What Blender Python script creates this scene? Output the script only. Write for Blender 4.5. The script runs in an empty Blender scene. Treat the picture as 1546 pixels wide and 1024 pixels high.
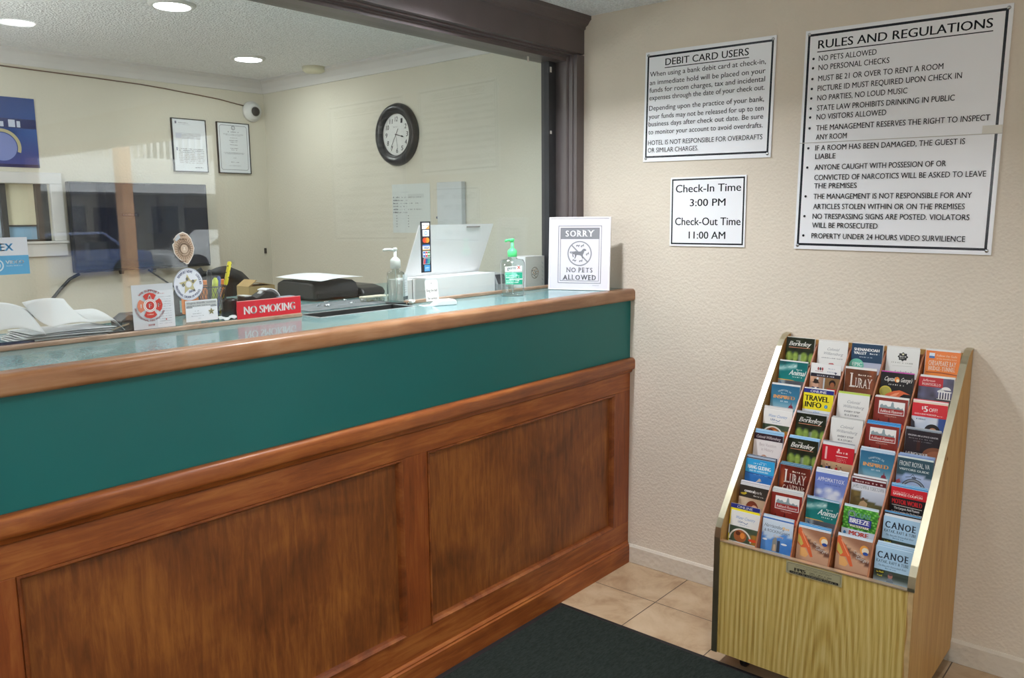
import bpy, bmesh, math, random
from mathutils import Vector, Matrix
C = bpy.context.scene.collection
S = bpy.context.scene
PI = math.pi

# ---------------------------------------------------------------- camera
cam = bpy.data.cameras.new('camera')
cam.sensor_width = 36.0
cam.lens = 28.812
cam.clip_start = 0.02
cam.clip_end = 200
co = bpy.data.objects.new('camera', cam)
C.objects.link(co)
YAW, PITCH, ROLL = 0.862625, 0.149118, -0.0091755
fw = Vector((math.sin(YAW)*math.cos(PITCH), math.cos(YAW)*math.cos(PITCH), -math.sin(PITCH)))
rt = Vector((math.cos(YAW), -math.sin(YAW), 0)); up = rt.cross(fw)
r2 = rt*math.cos(ROLL)+up*math.sin(ROLL); u2 = up*math.cos(ROLL)-rt*math.sin(ROLL)
co.matrix_world = Matrix(((r2.x, u2.x, -fw.x, -2.9175), (r2.y, u2.y, -fw.y, -1.8405), (r2.z, u2.z, -fw.z, 1.5), (0, 0, 0, 1)))
S.camera = co

# ---------------------------------------------------------------- world, daylight, exposure
w = bpy.data.worlds.new('sky'); S.world = w; w.use_nodes = True
bg = w.node_tree.nodes['Background']
bg.inputs[0].default_value = (0.86, 0.92, 1.0, 1); bg.inputs[1].default_value = 3.8
S.view_settings.view_transform = 'Standard'; S.view_settings.look = 'None'
S.view_settings.exposure = 0.26; S.view_settings.gamma = 1.0; S.view_settings.use_curve_mapping = False
S.cycles.max_bounces = 10; S.cycles.diffuse_bounces = 5; S.cycles.transparent_max_bounces = 16
S.cycles.use_denoising = True; S.cycles.sample_clamp_indirect = 6.0; S.cycles.caustics_refractive = False

def area_light(name, loc, power, size, color=(1, 1, 1), rot=(0, 0, 0), shape='DISK', sy=None, spread=PI):
    l = bpy.data.lights.new(name, 'AREA'); l.energy = power; l.shape = shape; l.size = size; l.color = color
    if sy: l.size_y = sy
    l.spread = spread
    o = bpy.data.objects.new(name, l); C.objects.link(o); o.location = loc; o.rotation_euler = rot
    return o
YF_ = -6.0                              # lobby front wall
# daylight through the lobby's storefront window
pl = area_light('window_daylight', (.14, -4.35, 1.12), 1.0, 2.0, rot=(0, PI/2, 0), shape='RECTANGLE', sy=3.8)
pl.data.cycles.is_portal = True
pl2 = area_light('added_front_daylight', (-2.95, YF_-.12, 1.15), 1.0, 1.8, rot=(PI/2, 0, 0), shape='RECTANGLE', sy=1.9)  # portal for the added front window
pl2.data.cycles.is_portal = True
sun = bpy.data.lights.new('sun', 'SUN'); sun.energy = 15; sun.angle = .01; sun.color = (1.0, .96, .9)
so = bpy.data.objects.new('sun', sun); C.objects.link(so); so.rotation_euler = Vector((.34, -.62, -.71)).to_track_quat('-Z', 'Y').to_euler()
LOBBY = [(-0.90, -0.07), (-1.55, -1.33), (-3.55, -0.6)]
OFFICE = [(-1.25, 1.29), (-0.465, 2.025), (-2.5, 1.65)]  # last entry of each list is an added fill globe
P_LOBBY, P_OFFICE = (15.5, 9.5, 72), (5, 3, 155)
SPREAD = math.radians(140)

# ---------------------------------------------------------------- colour + material helpers
def lin(c):
    if isinstance(c, str):
        c = [int(c[i:i+2], 16)/255 for i in (0, 2, 4)]
    return tuple(x/12.92 if x <= .04045 else ((x+.055)/1.055)**2.4 for x in c)
MC = {}
def mat(name, col, rough=.5, metal=0, noise=.06, nscale=6, bump=0, bscale=80, coat=0, trans=0, ior=1.45, emit=None, estr=0, stretch=None, spec=.5):
    """plain procedural material: base colour broken up by noise, optional bump"""
    if name in MC: return MC[name]
    m = bpy.data.materials.new(name); m.use_nodes = True
    nt = m.node_tree; b = nt.nodes['Principled BSDF']; L = nt.links.new
    c = lin(col)
    b.inputs['Roughness'].default_value = rough; b.inputs['Metallic'].default_value = metal
    b.inputs['IOR'].default_value = ior; b.inputs['Specular IOR Level'].default_value = spec
    b.inputs['Coat Weight'].default_value = coat; b.inputs['Transmission Weight'].default_value = trans
    b.inputs['Base Color'].default_value = (*c, 1)
    if emit:
        b.inputs['Emission Color'].default_value = (*lin(emit), 1); b.inputs['Emission Strength'].default_value = estr
    if noise or bump:
        tc = nt.nodes.new('ShaderNodeTexCoord'); mp = nt.nodes.new('ShaderNodeMapping'); L(tc.outputs['Object'], mp.inputs[0])
        if stretch: mp.inputs['Scale'].default_value = stretch
    if noise:
        n = nt.nodes.new('ShaderNodeTexNoise'); n.inputs['Scale'].default_value = nscale; n.inputs['Detail'].default_value = 5
        L(mp.outputs[0], n.inputs['Vector'])
        r = nt.nodes.new('ShaderNodeMapRange'); r.inputs[1].default_value = .3; r.inputs[2].default_value = .7
        r.inputs[3].default_value = 1-noise; r.inputs[4].default_value = 1+noise
        L(n.outputs['Fac'], r.inputs[0])
        mx = nt.nodes.new('ShaderNodeVectorMath'); mx.operation = 'SCALE'; mx.inputs[0].default_value = c
        L(r.outputs[0], mx.inputs['Scale']); L(mx.outputs[0], b.inputs['Base Color'])
    if bump:
        n2 = nt.nodes.new('ShaderNodeTexNoise'); n2.inputs['Scale'].default_value = bscale; n2.inputs['Detail'].default_value = 4
        L(mp.outputs[0], n2.inputs['Vector'])
        bp = nt.nodes.new('ShaderNodeBump'); bp.inputs['Strength'].default_value = bump; bp.inputs['Distance'].default_value = .004
        L(n2.outputs['Fac'], bp.inputs['Height']); L(bp.outputs[0], b.inputs['Normal'])
    MC[name] = m
    return m

def wood(name, dark, mid, light, grain=(1, 12, 12), scale=5, blotch=0, rough=.38, coat=.25, cath=0):
    if name in MC: return MC[name]
    m = bpy.data.materials.new(name); m.use_nodes = True
    nt = m.node_tree; b = nt.nodes['Principled BSDF']; L = nt.links.new; N = nt.nodes.new
    tc = N('ShaderNodeTexCoord'); mp = N('ShaderNodeMapping'); mp.inputs['Scale'].default_value = grain
    L(tc.outputs['Object'], mp.inputs[0])
    n = N('ShaderNodeTexNoise'); n.inputs['Scale'].default_value = scale; n.inputs['Detail'].default_value = 8
    n.inputs['Roughness'].default_value = .65; n.inputs['Distortion'].default_value = .6; L(mp.outputs[0], n.inputs['Vector'])
    fac = n.outputs['Fac']
    if cath:
        wv = N('ShaderNodeTexWave'); wv.wave_type = 'RINGS'; wv.rings_direction = 'X'; wv.inputs['Scale'].default_value = cath
        wv.inputs['Distortion'].default_value = 2.2; wv.inputs['Detail'].default_value = 3; wv.inputs['Detail Scale'].default_value = 1.2
        mp2 = N('ShaderNodeMapping'); mp2.inputs['Scale'].default_value = (0, 6, .75); mp2.inputs['Location'].default_value = (0, .35, .12); L(tc.outputs['Object'], mp2.inputs[0])
        L(mp2.outputs[0], wv.inputs['Vector'])
        mm = N('ShaderNodeMix'); mm.inputs[0].default_value = .2; L(fac, mm.inputs[2]); L(wv.outputs['Fac'], mm.inputs[3]); fac = mm.outputs[0]
    if blotch:
        n3 = N('ShaderNodeTexNoise'); n3.inputs['Scale'].default_value = 3.6; n3.inputs['Detail'].default_value = 5; n3.inputs['Distortion'].default_value = .8
        L(tc.outputs['Object'], n3.inputs['Vector'])
        m3 = N('ShaderNodeMix'); m3.inputs[0].default_value = blotch; L(fac, m3.inputs[2]); L(n3.outputs['Fac'], m3.inputs[3]); fac = m3.outputs[0]
    cr = N('ShaderNodeValToRGB'); e = cr.color_ramp.elements
    e[0].position = .3; e[0].color = (*lin(dark), 1); e[1].position = .72; e[1].color = (*lin(light), 1)
    k = e.new(.5); k.color = (*lin(mid), 1)
    L(fac, cr.inputs[0]); L(cr.outputs[0], b.inputs['Base Color'])
    bp = N('ShaderNodeBump'); bp.inputs['Strength'].default_value = .08; bp.inputs['Distance'].default_value = .002
    L(fac, bp.inputs['Height']); L(bp.outputs[0], b.inputs['Normal'])
    b.inputs['Roughness'].default_value = rough; b.inputs['Coat Weight'].default_value = coat; b.inputs['Coat Roughness'].default_value = .25
    MC[name] = m
    return m

def plaster(name, col, scale, strength, grain=.03, gs=3):
    """hand-textured painted wall"""
    m = mat(name, col, .75, noise=grain, nscale=gs, spec=.3)
    nt = m.node_tree; b = nt.nodes['Principled BSDF']; L = nt.links.new; N = nt.nodes.new
    tc = N('ShaderNodeTexCoord')
    n = N('ShaderNodeTexNoise'); n.inputs['Scale'].default_value = scale; n.inputs['Detail'].default_value = 3; L(tc.outputs['Object'], n.inputs['Vector'])
    v = N('ShaderNodeTexVoronoi'); v.inputs['Scale'].default_value = scale*.9; L(tc.outputs['Object'], v.inputs['Vector'])
    a = N('ShaderNodeMath'); a.operation = 'ADD'; L(n.outputs['Fac'], a.inputs[0]); L(v.outputs['Distance'], a.inputs[1])
    bp = N('ShaderNodeBump'); bp.inputs['Strength'].default_value = strength; bp.inputs['Distance'].default_value = .006
    L(a.outputs[0], bp.inputs['Height']); L(bp.outputs[0], b.inputs['Normal'])
    return m

def thin_glass(name, tint, mulf=1.0):
    if name in MC: return MC[name]
    m = bpy.data.materials.new(name); m.use_nodes = True
    nt = m.node_tree; nt.nodes.clear(); N = nt.nodes.new; L = nt.links.new
    o = N('ShaderNodeOutputMaterial'); mx = N('ShaderNodeMixShader'); t = N('ShaderNodeBsdfTransparent'); g = N('ShaderNodeBsdfGlossy')
    t.inputs[0].default_value = (*tint, 1); g.inputs['Roughness'].default_value = 0.0
    f = N('ShaderNodeLayerWeight'); f.inputs[0].default_value = .5
    pw = N('ShaderNodeMath'); pw.operation = 'POWER'; pw.inputs[1].default_value = 5; L(f.outputs['Facing'], pw.inputs[0])
    mu = N('ShaderNodeMath'); mu.operation = 'MULTIPLY_ADD'; mu.inputs[1].default_value = .96*mulf; mu.inputs[2].default_value = .04*mulf; mu.use_clamp = True
    L(pw.outputs[0], mu.inputs[0]); L(mu.outputs[0], mx.inputs[0]); L(t.outputs[0], mx.inputs[1]); L(g.outputs[0], mx.inputs[2]); L(mx.outputs[0], o.inputs[0])
    MC[name] = m
    return m

def ink_mat(name='printed_paper', rough=.35, spec=.4):
    """one paper/print material: colour comes from each printed shape's own ink colour"""
    if name in MC: return MC[name]
    m = bpy.data.materials.new(name); m.use_nodes = True
    nt = m.node_tree; b = nt.nodes['Principled BSDF']
    a = nt.nodes.new('ShaderNodeAttribute'); a.attribute_name = 'ink'
    nt.links.new(a.outputs['Color'], b.inputs['Base Color'])
    b.inputs['Roughness'].default_value = rough; b.inputs['Specular IOR Level'].default_value = spec
    MC[name] = m
    return m

# ---------------------------------------------------------------- mesh helpers
class MB:
    """collects shapes for ONE mesh object"""
    def __init__(s): s.v = []; s.f = []; s.sm = []
    def add(s, vs, fs, smooth=False):
        k = len(s.v); s.v += [tuple(p) for p in vs]; s.f += [tuple(k+i for i in f) for f in fs]; s.sm += [smooth]*len(fs); return s
    def box(s, x0, x1, y0, y1, z0, z1):
        return s.add([(x0, y0, z0), (x1, y0, z0), (x1, y1, z0), (x0, y1, z0), (x0, y0, z1), (x1, y0, z1), (x1, y1, z1), (x0, y1, z1)],
                     [(0, 3, 2, 1), (4, 5, 6, 7), (0, 1, 5, 4), (1, 2, 6, 5), (2, 3, 7, 6), (3, 0, 4, 7)])
    def prism(s, poly, ax, a0, a1, smooth=False):
        """poly: 2D outline in the other two axes (order x,y,z without ax), extruded along ax"""
        n = len(poly)
        def P(p, a):
            q = list(p); q.insert(ax, a); return q
        vs = [P(p, a0) for p in poly]+[P(p, a1) for p in poly]
        area = sum(poly[i][0]*poly[(i+1) % n][1]-poly[(i+1) % n][0]*poly[i][1] for i in range(n))
        if (area < 0) ^ (ax == 1): idx = list(range(n))
        else: idx = list(range(n))[::-1]
        fs = [tuple(idx), tuple(n+i for i in idx[::-1])]
        for k in range(n):
            i, j = idx[k], idx[(k+1) % n]
            fs.append((j, i, n+i, n+j))
        k0 = len(s.f)
        s.add(vs, fs, False)
        if smooth:
            for q in range(k0+2, k0+len(fs)): s.sm[q] = True
        return s
    def lathe(s, prof, cx=0, cy=0, cz=0, n=24, sx=1, sy=1, axis=2):
        vs = []
        for r, h in prof:
            for k in range(n):
                a = 2*PI*k/n
                p = [r*math.cos(a)*sx, r*math.sin(a)*sy, h]
                if axis == 1: p = [p[0], p[2], p[1]]
                if axis == 0: p = [p[2], p[0], p[1]]
                vs.append((cx+p[0], cy+p[1], cz+p[2]))
        fs = []
        for i in range(len(prof)-1):
            for k in range(n):
                fs.append((i*n+k, i*n+(k+1) % n, (i+1)*n+(k+1) % n, (i+1)*n+k))
        fs.append(tuple(range(n))[::-1]); m = (len(prof)-1)*n; fs.append(tuple(range(m, m+n)))
        return s.add(vs, fs, True)
    def tube(s, pts, r, n=8):
        pts = [Vector(p) for p in pts]; vs = []; fs = []
        for i, p in enumerate(pts):
            d = (pts[min(i+1, len(pts)-1)]-pts[max(i-1, 0)]).normalized()
            a = d.orthogonal().normalized()
            if i:
                a = (la-d*la.dot(d)).normalized()
            la = a
            b = d.cross(a); rr = r[i] if isinstance(r, (list, tuple)) else r
            for k in range(n):
                t = 2*PI*k/n; vs.append(p+a*rr*math.cos(t)+b*rr*math.sin(t))
        for i in range(len(pts)-1):
            for k in range(n):
                fs.append((i*n+k, i*n+(k+1) % n, (i+1)*n+(k+1) % n, (i+1)*n+k))
        fs.append(tuple(range(n))[::-1]); m = (len(pts)-1)*n; fs.append(tuple(range(m, m+n)))
        return s.add(vs, fs, True)
    def sheet(s, fn, nu, nv, t=0):
        vs = [fn(i/nu, j/nv) for j in range(nv+1) for i in range(nu+1)]
        fs = [(j*(nu+1)+i, j*(nu+1)+i+1, (j+1)*(nu+1)+i+1, (j+1)*(nu+1)+i) for j in range(nv) for i in range(nu)]
        return s.add(vs, fs, True)
    def build(s, name, material, parent=None, bevel=0, off=None, solid=0, seg=2):
        me = bpy.data.meshes.new(name)
        if off is None and parent is not None: off = parent.get('_o')
        v = s.v
        if off is not None: v = [(p[0]-off[0], p[1]-off[1], p[2]-off[2]) for p in v]
        me.from_pydata(v, [], s.f); me.polygons.foreach_set('use_smooth', s.sm)
        me.materials.append(material); me.update()
        q = bmesh.new(); q.from_mesh(me); bmesh.ops.recalc_face_normals(q, faces=q.faces); q.to_mesh(me); q.free()
        o = bpy.data.objects.new(name, me); C.objects.link(o)
        if parent is not None: o.parent = parent
        if off is not None and parent is None: o.location = off
        if parent is not None and parent.get('_o') is not None: o['_o'] = parent['_o']
        if solid:
            q = o.modifiers.new('thick', 'SOLIDIFY'); q.thickness = solid; q.offset = 0
        if bevel:
            q = o.modifiers.new('edge', 'BEVEL'); q.width = bevel; q.segments = seg; q.limit_method = 'ANGLE'; q.angle_limit = .6
        return o

def tag(o, label, cat, group=None):
    o['label'] = label; o['category'] = cat
    if group: o['group'] = group
    return o
def thing(name, label, cat, loc=(0, 0, 0), rot=(0, 0, 0), group=None, world=True):
    """an Empty at the thing's base; with world=True its parts are modelled in room coordinates"""
    o = bpy.data.objects.new(name, None); C.objects.link(o); o.location = loc; o.rotation_euler = rot
    o.empty_display_size = .05
    tag(o, label, cat, group)
    if world: o['_o'] = tuple(loc)
    return o
def struct(o):
    o['kind'] = 'structure'; return o
def setting(name, mb, m, bevel=0):
    return struct(mb.build(name, m, bevel=bevel))

# ---------------------------------------------------------------- lettering and printed sheets
TC = {}
def glyphs(txt, bold=0.0):
    k = (txt, bold)
    if k in TC: return TC[k]
    c = bpy.data.curves.new('t', 'FONT'); c.body = txt; c.resolution_u = 3
    o = bpy.data.objects.new('t', c); me = o.to_mesh()
    vs = [(v.co.x, v.co.y) for v in me.vertices]; fs = [tuple(p.vertices) for p in me.polygons]
    o.to_mesh_clear(); bpy.data.objects.remove(o); bpy.data.curves.remove(c)
    if bold:                             # heavier strokes: the letter printed twice, a hair apart
        n = len(vs); vs = [(x-bold, y) for x, y in vs]+[(x+bold, y) for x, y in vs]; fs = fs+[tuple(n+i for i in f) for f in fs]
    TC[k] = (vs, fs)
    return TC[k]
CAP = .729
SLAB = {'A': ((0, 0), (1, 0)), 'B': ((.08, 0), (.08, 1)), 'C': (), 'D': ((.08, 0), (.08, 1)), 'E': ((.1, 0), (.1, 1)), 'F': ((.1, 0), (.1, 1)), 'G': (), 'H': ((.07, 0), (.07, 1), (.93, 0), (.93, 1)),
        'I': ((.5, 0), (.5, 1)), 'K': ((.08, 0), (.08, 1), (.95, 0), (.9, 1)), 'L': ((.1, 0), (.1, 1)), 'M': ((.05, 0), (.05, 1), (.95, 0), (.95, 1)), 'N': ((.06, 0), (.06, 1), (.94, 1)),
        'O': (), 'P': ((.1, 0), (.1, 1)), 'R': ((.08, 0), (.08, 1), (.97, 0)), 'S': (), 'T': ((.5, 0),), 'U': ((.08, 1), (.92, 1)), 'V': ((0, 1), (1, 1)), 'W': ((0, 1), (1, 1), (.5, 1)),
        'X': ((0, 0), (1, 0), (0, 1), (1, 1)), 'Y': ((0, 1), (1, 1), (.5, 0))}
def serif_glyphs(txt, bold):
    vs, fs = [], []; x = 0
    for ch in txt:
        if ch == ' ': x += .34; continue
        gv, gf = glyphs(ch, bold)
        if not gv: continue
        a = min(p[0] for p in gv); b = max(p[0] for p in gv); k = len(vs)
        vs += [(p[0]-a+x, p[1]) for p in gv]; fs += [tuple(k+i for i in f) for f in gf]
        for fx, top in SLAB.get(ch, ()):
            cx = x+fx*(b-a); y0 = CAP-.035 if top else 0.0
            k = len(vs); vs += [(cx-.13, y0), (cx+.13, y0), (cx+.13, y0+.045), (cx-.13, y0+.045)]; fs.append((k, k+1, k+2, k+3))
        x += b-a+.16
    return vs, fs

class Sheet:
    """flat printed thing: shapes are placed with u to the side and v DOWN from the top edge, in metres (or a unit)"""
    def __init__(s, w, h, unit=1.0, eps=.00006):
        s.w, s.h, s.U, s.eps = w, h, unit, eps; s.v = []; s.f = []; s.c = []; s.lay = 1
    def _put(s, vs, fs, col, percorner=None):
        k = len(s.v); y = -s.lay*s.eps
        s.v += [(x*s.U-s.w/2, y, s.h-v*s.U) for x, v in vs]
        for f in fs:
            a = [vs[i] for i in f]
            ar = sum(a[i][0]*a[(i+1) % len(a)][1]-a[(i+1) % len(a)][0]*a[i][1] for i in range(len(a)))
            g = tuple(f) if ar < 0 else tuple(f)[::-1]
            s.f.append(tuple(k+i for i in g))
            s.c += [percorner[i] for i in g] if percorner else [col]*len(g)
        return s
    def next(s): s.lay += 1; return s
    def poly(s, pts, col): s.lay += 1; return s._put(pts, [tuple(range(len(pts)))], lin(col))
    def rect(s, x0, y0, x1, y1, col): return s.poly([(x0, y0), (x1, y0), (x1, y1), (x0, y1)], col)
    def ell(s, cx, cy, rx, ry, col, n=28, a0=0, a1=2*PI):
        p = [(cx+rx*math.cos(a0+(a1-a0)*i/n), cy+ry*math.sin(a0+(a1-a0)*i/n)) for i in range(n if a1-a0 > 6.28 else n+1)]
        return s.poly(p, col)
    def ring(s, cx, cy, r0, r1, col, n=40, a0=0, a1=2*PI, ay=1):
        s.lay += 1; vs = []
        for i in range(n+1):
            a = a0+(a1-a0)*i/n; vs += [(cx+r0*math.cos(a), cy+ay*r0*math.sin(a)), (cx+r1*math.cos(a), cy+ay*r1*math.sin(a))]
        return s._put(vs, [(2*i, 2*i+1, 2*i+3, 2*i+2) for i in range(n)], lin(col))
    def frame(s, x0, y0, x1, y1, t, col, r=0):
        s.lay += 1
        if not r:
            vs = [(x0, y0), (x1, y0), (x1, y1), (x0, y1), (x0+t, y0+t), (x1-t, y0+t), (x1-t, y1-t), (x0+t, y1-t)]; n = 4
        else:
            vs = []
            for q in (0, t):
                for cx, cy, a in ((x1-r, y0+r, -PI/2), (x1-r, y1-r, 0), (x0+r, y1-r, PI/2), (x0+r, y0+r, PI)):
                    for i in range(5): vs.append((cx+(r-q)*math.cos(a+PI/8*i), cy+(r-q)*math.sin(a+PI/8*i)))
            n = 20
        return s._put(vs, [(i, (i+1) % n, n+(i+1) % n, n+i) for i in range(n)], lin(col))
    def line(s, pts, t, col):
        s.lay += 1
        for (xa, ya), (xb, yb) in zip(pts, pts[1:]):
            d = math.hypot(xb-xa, yb-ya) or 1; nx, ny = -(yb-ya)/d*t/2, (xb-xa)/d*t/2
            s._put([(xa+nx, ya+ny), (xb+nx, yb+ny), (xb-nx, yb-ny), (xa-nx, ya-ny)], [(0, 1, 2, 3)], lin(col))
        return s
    def grid(s, x0, y0, x1, y1, nx, ny, fn):
        s.lay += 1; vs = []; cs = []
        for j in range(ny+1):
            for i in range(nx+1):
                vs.append((x0+(x1-x0)*i/nx, y0+(y1-y0)*j/ny)); cs.append(lin([min(1, max(0, q)) for q in fn(i/nx, j/ny)]))
        return s._put(vs, [(j*(nx+1)+i, j*(nx+1)+i+1, (j+1)*(nx+1)+i+1, (j+1)*(nx+1)+i) for j in range(ny) for i in range(nx)], None, cs)
    def text(s, t, x, y, cap, col, w=None, bold=0.0, shear=0, serif=False, align=0, rise=0, bottomcap=None):
        """one line: baseline y, capital height cap, stretched to width w; align 0 from x, .5 centred on x; rise tilts the baseline"""
        gv, gf = serif_glyphs(t, bold) if serif else glyphs(t, bold)
        if not gv: return s
        s.lay += 1
        a = min(p[0] for p in gv); b = max(p[0] for p in gv); k = cap/CAP; kx = (w/(b-a)) if w else k
        W = (b-a)*kx; x -= align*W
        return s._put([(x+(p[0]-a)*kx+p[1]*k*shear, y-p[1]*k-rise*(p[0]-a)*kx) for p in gv], gf, lin(col))
    def arc(s, t, cx, cy, r, cap, col, a_mid, sweep, bold=0.02, inside=False):
        """letters along a circle; a_mid in degrees (0 = east, 90 = top); inside=True puts their tops towards the centre"""
        gv, gf = glyphs(t, bold)
        s.lay += 1
        a = min(p[0] for p in gv); b = max(p[0] for p in gv); k = cap/CAP; out = []
        for p in gv:
            f = (p[0]-a)/(b-a)-.5
            if inside: an = math.radians(a_mid+f*sweep); rr = r-p[1]*k+cap/2
            else: an = math.radians(a_mid-f*sweep); rr = r+p[1]*k-cap/2
            out.append((cx+rr*math.cos(an), cy-rr*math.sin(an)))
        return s._put(out, gf, lin(col))
    def scribble(s, x, y, w, cap, col, seed=0, dens=1.0):
        """a line of print too small to read: word-like dashes of uneven height"""
        rnd = random.Random(seed); s.lay += 1; q = x
        while q < x+w:
            l = min(cap*rnd.uniform(.4, .9), x+w-q); hh = cap*rnd.uniform(.6, 1)
            if rnd.random() < .85*dens: s._put([(q, y), (q+l, y), (q+l, y-hh), (q, y-hh)], [(0, 1, 2, 3)], lin(col))
            q += l+cap*rnd.choice((.18, .2, .6))
        return s
    def build(s, name, base, thick, parent=None, rough=.35, back=None, outline=None, matname='printed_paper'):
        """adds the sheet's own body (front face colour base) and links ONE mesh object"""
        w, h = s.w, s.h; v = list(s.v); f = list(s.f); c = list(s.c)
        bc, kc = lin(base), lin(back or base)
        k = len(v)
        if outline is None: o = [(-w/2, h), (w/2, h), (w/2, 0), (-w/2, 0)]
        else: o = [(x*s.U-w/2, h-y*s.U) for x, y in outline]
        n = len(o)
        v += [(x, 0, z) for x, z in o]+[(x, thick, z) for x, z in o]
        ar = sum(o[i][0]*o[(i+1) % n][1]-o[(i+1) % n][0]*o[i][1] for i in range(n))
        idx = list(range(n)) if ar > 0 else list(range(n))[::-1]
        f.append(tuple(k+i for i in idx)); c += [bc]*n
        f.append(tuple(k+n+i for i in idx[::-1])); c += [kc]*n
        for q in range(n):
            i, j = idx[q], idx[(q+1) % n]
            f.append((k+j, k+i, k+n+i, k+n+j)); c += [kc]*4
        me = bpy.data.meshes.new(name); me.from_pydata(v, [], f); me.update()
        at = me.color_attributes.new('ink', 'FLOAT_COLOR', 'CORNER')
        at.data.foreach_set('color', [q for cc in c for q in (*cc, 1.0)])
        me.materials.append(ink_mat(matname, rough))
        ob = bpy.data.objects.new(name, me); C.objects.link(ob)
        if parent is not None: ob.parent = parent
        return ob

def hsh(x, y, s=0):
    n = math.sin(x*127.1+y*311.7+s*74.7)*43758.5453
    return n-math.floor(n)
def vn(x, y, s=0):
    xi, yi = math.floor(x), math.floor(y); fx, fy = x-xi, y-yi
    fx = fx*fx*(3-2*fx); fy = fy*fy*(3-2*fy)
    a = hsh(xi, yi, s)*(1-fx)+hsh(xi+1, yi, s)*fx; b = hsh(xi, yi+1, s)*(1-fx)+hsh(xi+1, yi+1, s)*fx
    return a*(1-fy)+b*fy
def hx(c): return [int(c[i:i+2], 16)/255 for i in (0, 2, 4)]
def mixc(a, b, t):
    a = hx(a) if isinstance(a, str) else a; b = hx(b) if isinstance(b, str) else b
    t = min(1, max(0, t)); return [p*(1-t)+q*t for p, q in zip(a, b)]

# ================================================================ THE SETTING
XW, YF, YB, ZC = -4.2, YF_, 2.618, 2.315     # far side of the rooms, lobby front, office back, ceiling
m_lobby = plaster('lobby_wall_paint', 'DDD2C2', 110, .22)
m_office = plaster('office_wall_paint', 'CFCBBD', 90, .12)
m_ceil = plaster('popcorn_ceiling', 'F0F2F5', 120, 1.0, .13, 110)
m_white = mat('white_trim_paint', 'CFCECD', .5, noise=.03)
m_brown = mat('dark_brown_paint', '5F5656', .36, noise=.08, nscale=9, bump=.03, bscale=40)
m_glass = thin_glass('window_glass', (.97, .985, .975))

# lobby and office floors
def tile_floor():
    m = bpy.data.materials.new('stone_tile'); m.use_nodes = True
    nt = m.node_tree; b = nt.nodes['Principled BSDF']; L = nt.links.new; N = nt.nodes.new
    tc = N('ShaderNodeTexCoord'); mp = N('ShaderNodeMapping'); mp.inputs['Location'].default_value = (.268, .297, 0)
    L(tc.outputs['Object'], mp.inputs[0])
    br = N('ShaderNodeTexBrick'); br.offset = 0; br.inputs['Scale'].default_value = 1; br.inputs['Mortar Size'].default_value = .0022
    br.inputs['Mortar Smooth'].default_value = .2; br.inputs['Brick Width'].default_value = .331; br.inputs['Row Height'].default_value = .331
    L(mp.outputs[0], br.inputs['Vector'])
    n = N('ShaderNodeTexNoise'); n.inputs['Scale'].default_value = 7; n.inputs['Detail'].default_value = 7; n.inputs['Roughness'].default_value = .62; n.inputs['Distortion'].default_value = .5
    L(tc.outputs['Object'], n.inputs['Vector'])
    cr = N('ShaderNodeValToRGB'); e = cr.color_ramp.elements
    e[0].position = .3; e[0].color = (*lin('9C7E60'), 1); e[1].position = .7; e[1].color = (*lin('C6AE90'), 1); e.new(.5).color = (*lin('B89E7E'), 1)
    L(n.outputs['Fac'], cr.inputs[0]); L(cr.outputs[0], br.inputs['Color1']); L(cr.outputs[0], br.inputs['Color2'])
    br.inputs['Mortar'].default_value = (*lin('5A4A3C'), 1)
    L(br.outputs['Color'], b.inputs['Base Color']); b.inputs['Roughness'].default_value = .32
    bp = N('ShaderNodeBump'); bp.inputs['Strength'].default_value = .4; bp.inputs['Distance'].default_value = .003; bp.invert = True
    L(br.outputs['Fac'], bp.inputs['Height']); L(bp.outputs[0], b.inputs['Normal'])
    return m
setting('floor', MB().box(XW-.1, .12, YF-.1, YB+.1, -.1, 0), tile_floor())
setting('ceiling', MB().box(XW-.1, .12, YF-.1, YB+.1, ZC, ZC+.1), m_ceil)
# the side wall carrying the signs: lobby half and office half, flush
setting('wall_right', MB().box(0, .12, -2.42, .36, 0, ZC).box(0, .12, -5.9, -2.42, 0, .12).box(0, .12, -5.9, -2.42, 2.12, ZC).box(0, .12, YF, -5.9, 0, ZC), m_lobby)
setting('wall_right_office', MB().box(0, .12, .36, YB+.1, 0, ZC), m_office)
setting('wall_left', MB().box(XW-.1, XW, YF-.1, YB+.1, 0, ZC), m_lobby)
# office back wall with the pass-through window's opening
wz0, wz1, wx0, wx1 = 1.396, 1.678, -2.1, -1.257
b = MB(); Y0, Y1 = YB, YB+.12
b.box(XW, wx0, Y0, Y1, 0, ZC).box(wx1, 0, Y0, Y1, 0, ZC).box(wx0, wx1, Y0, Y1, 0, wz0).box(wx0, wx1, Y0, Y1, wz1, ZC)
setting('wall_back', b, m_office)
# crown moulding in the office
cp = [(0, -.075), (-.008, -.075), (-.014, -.05), (-.03, -.022), (-.045, -.012), (-.045, 0), (0, 0)]
setting('trim_1', MB().prism([(p[0], ZC+p[1]) for p in cp], 1, .36, YB), m_white)
setting('trim_2', MB().prism([(YB+p[0], ZC+p[1]) for p in cp], 0, XW, 0), m_white)
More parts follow.
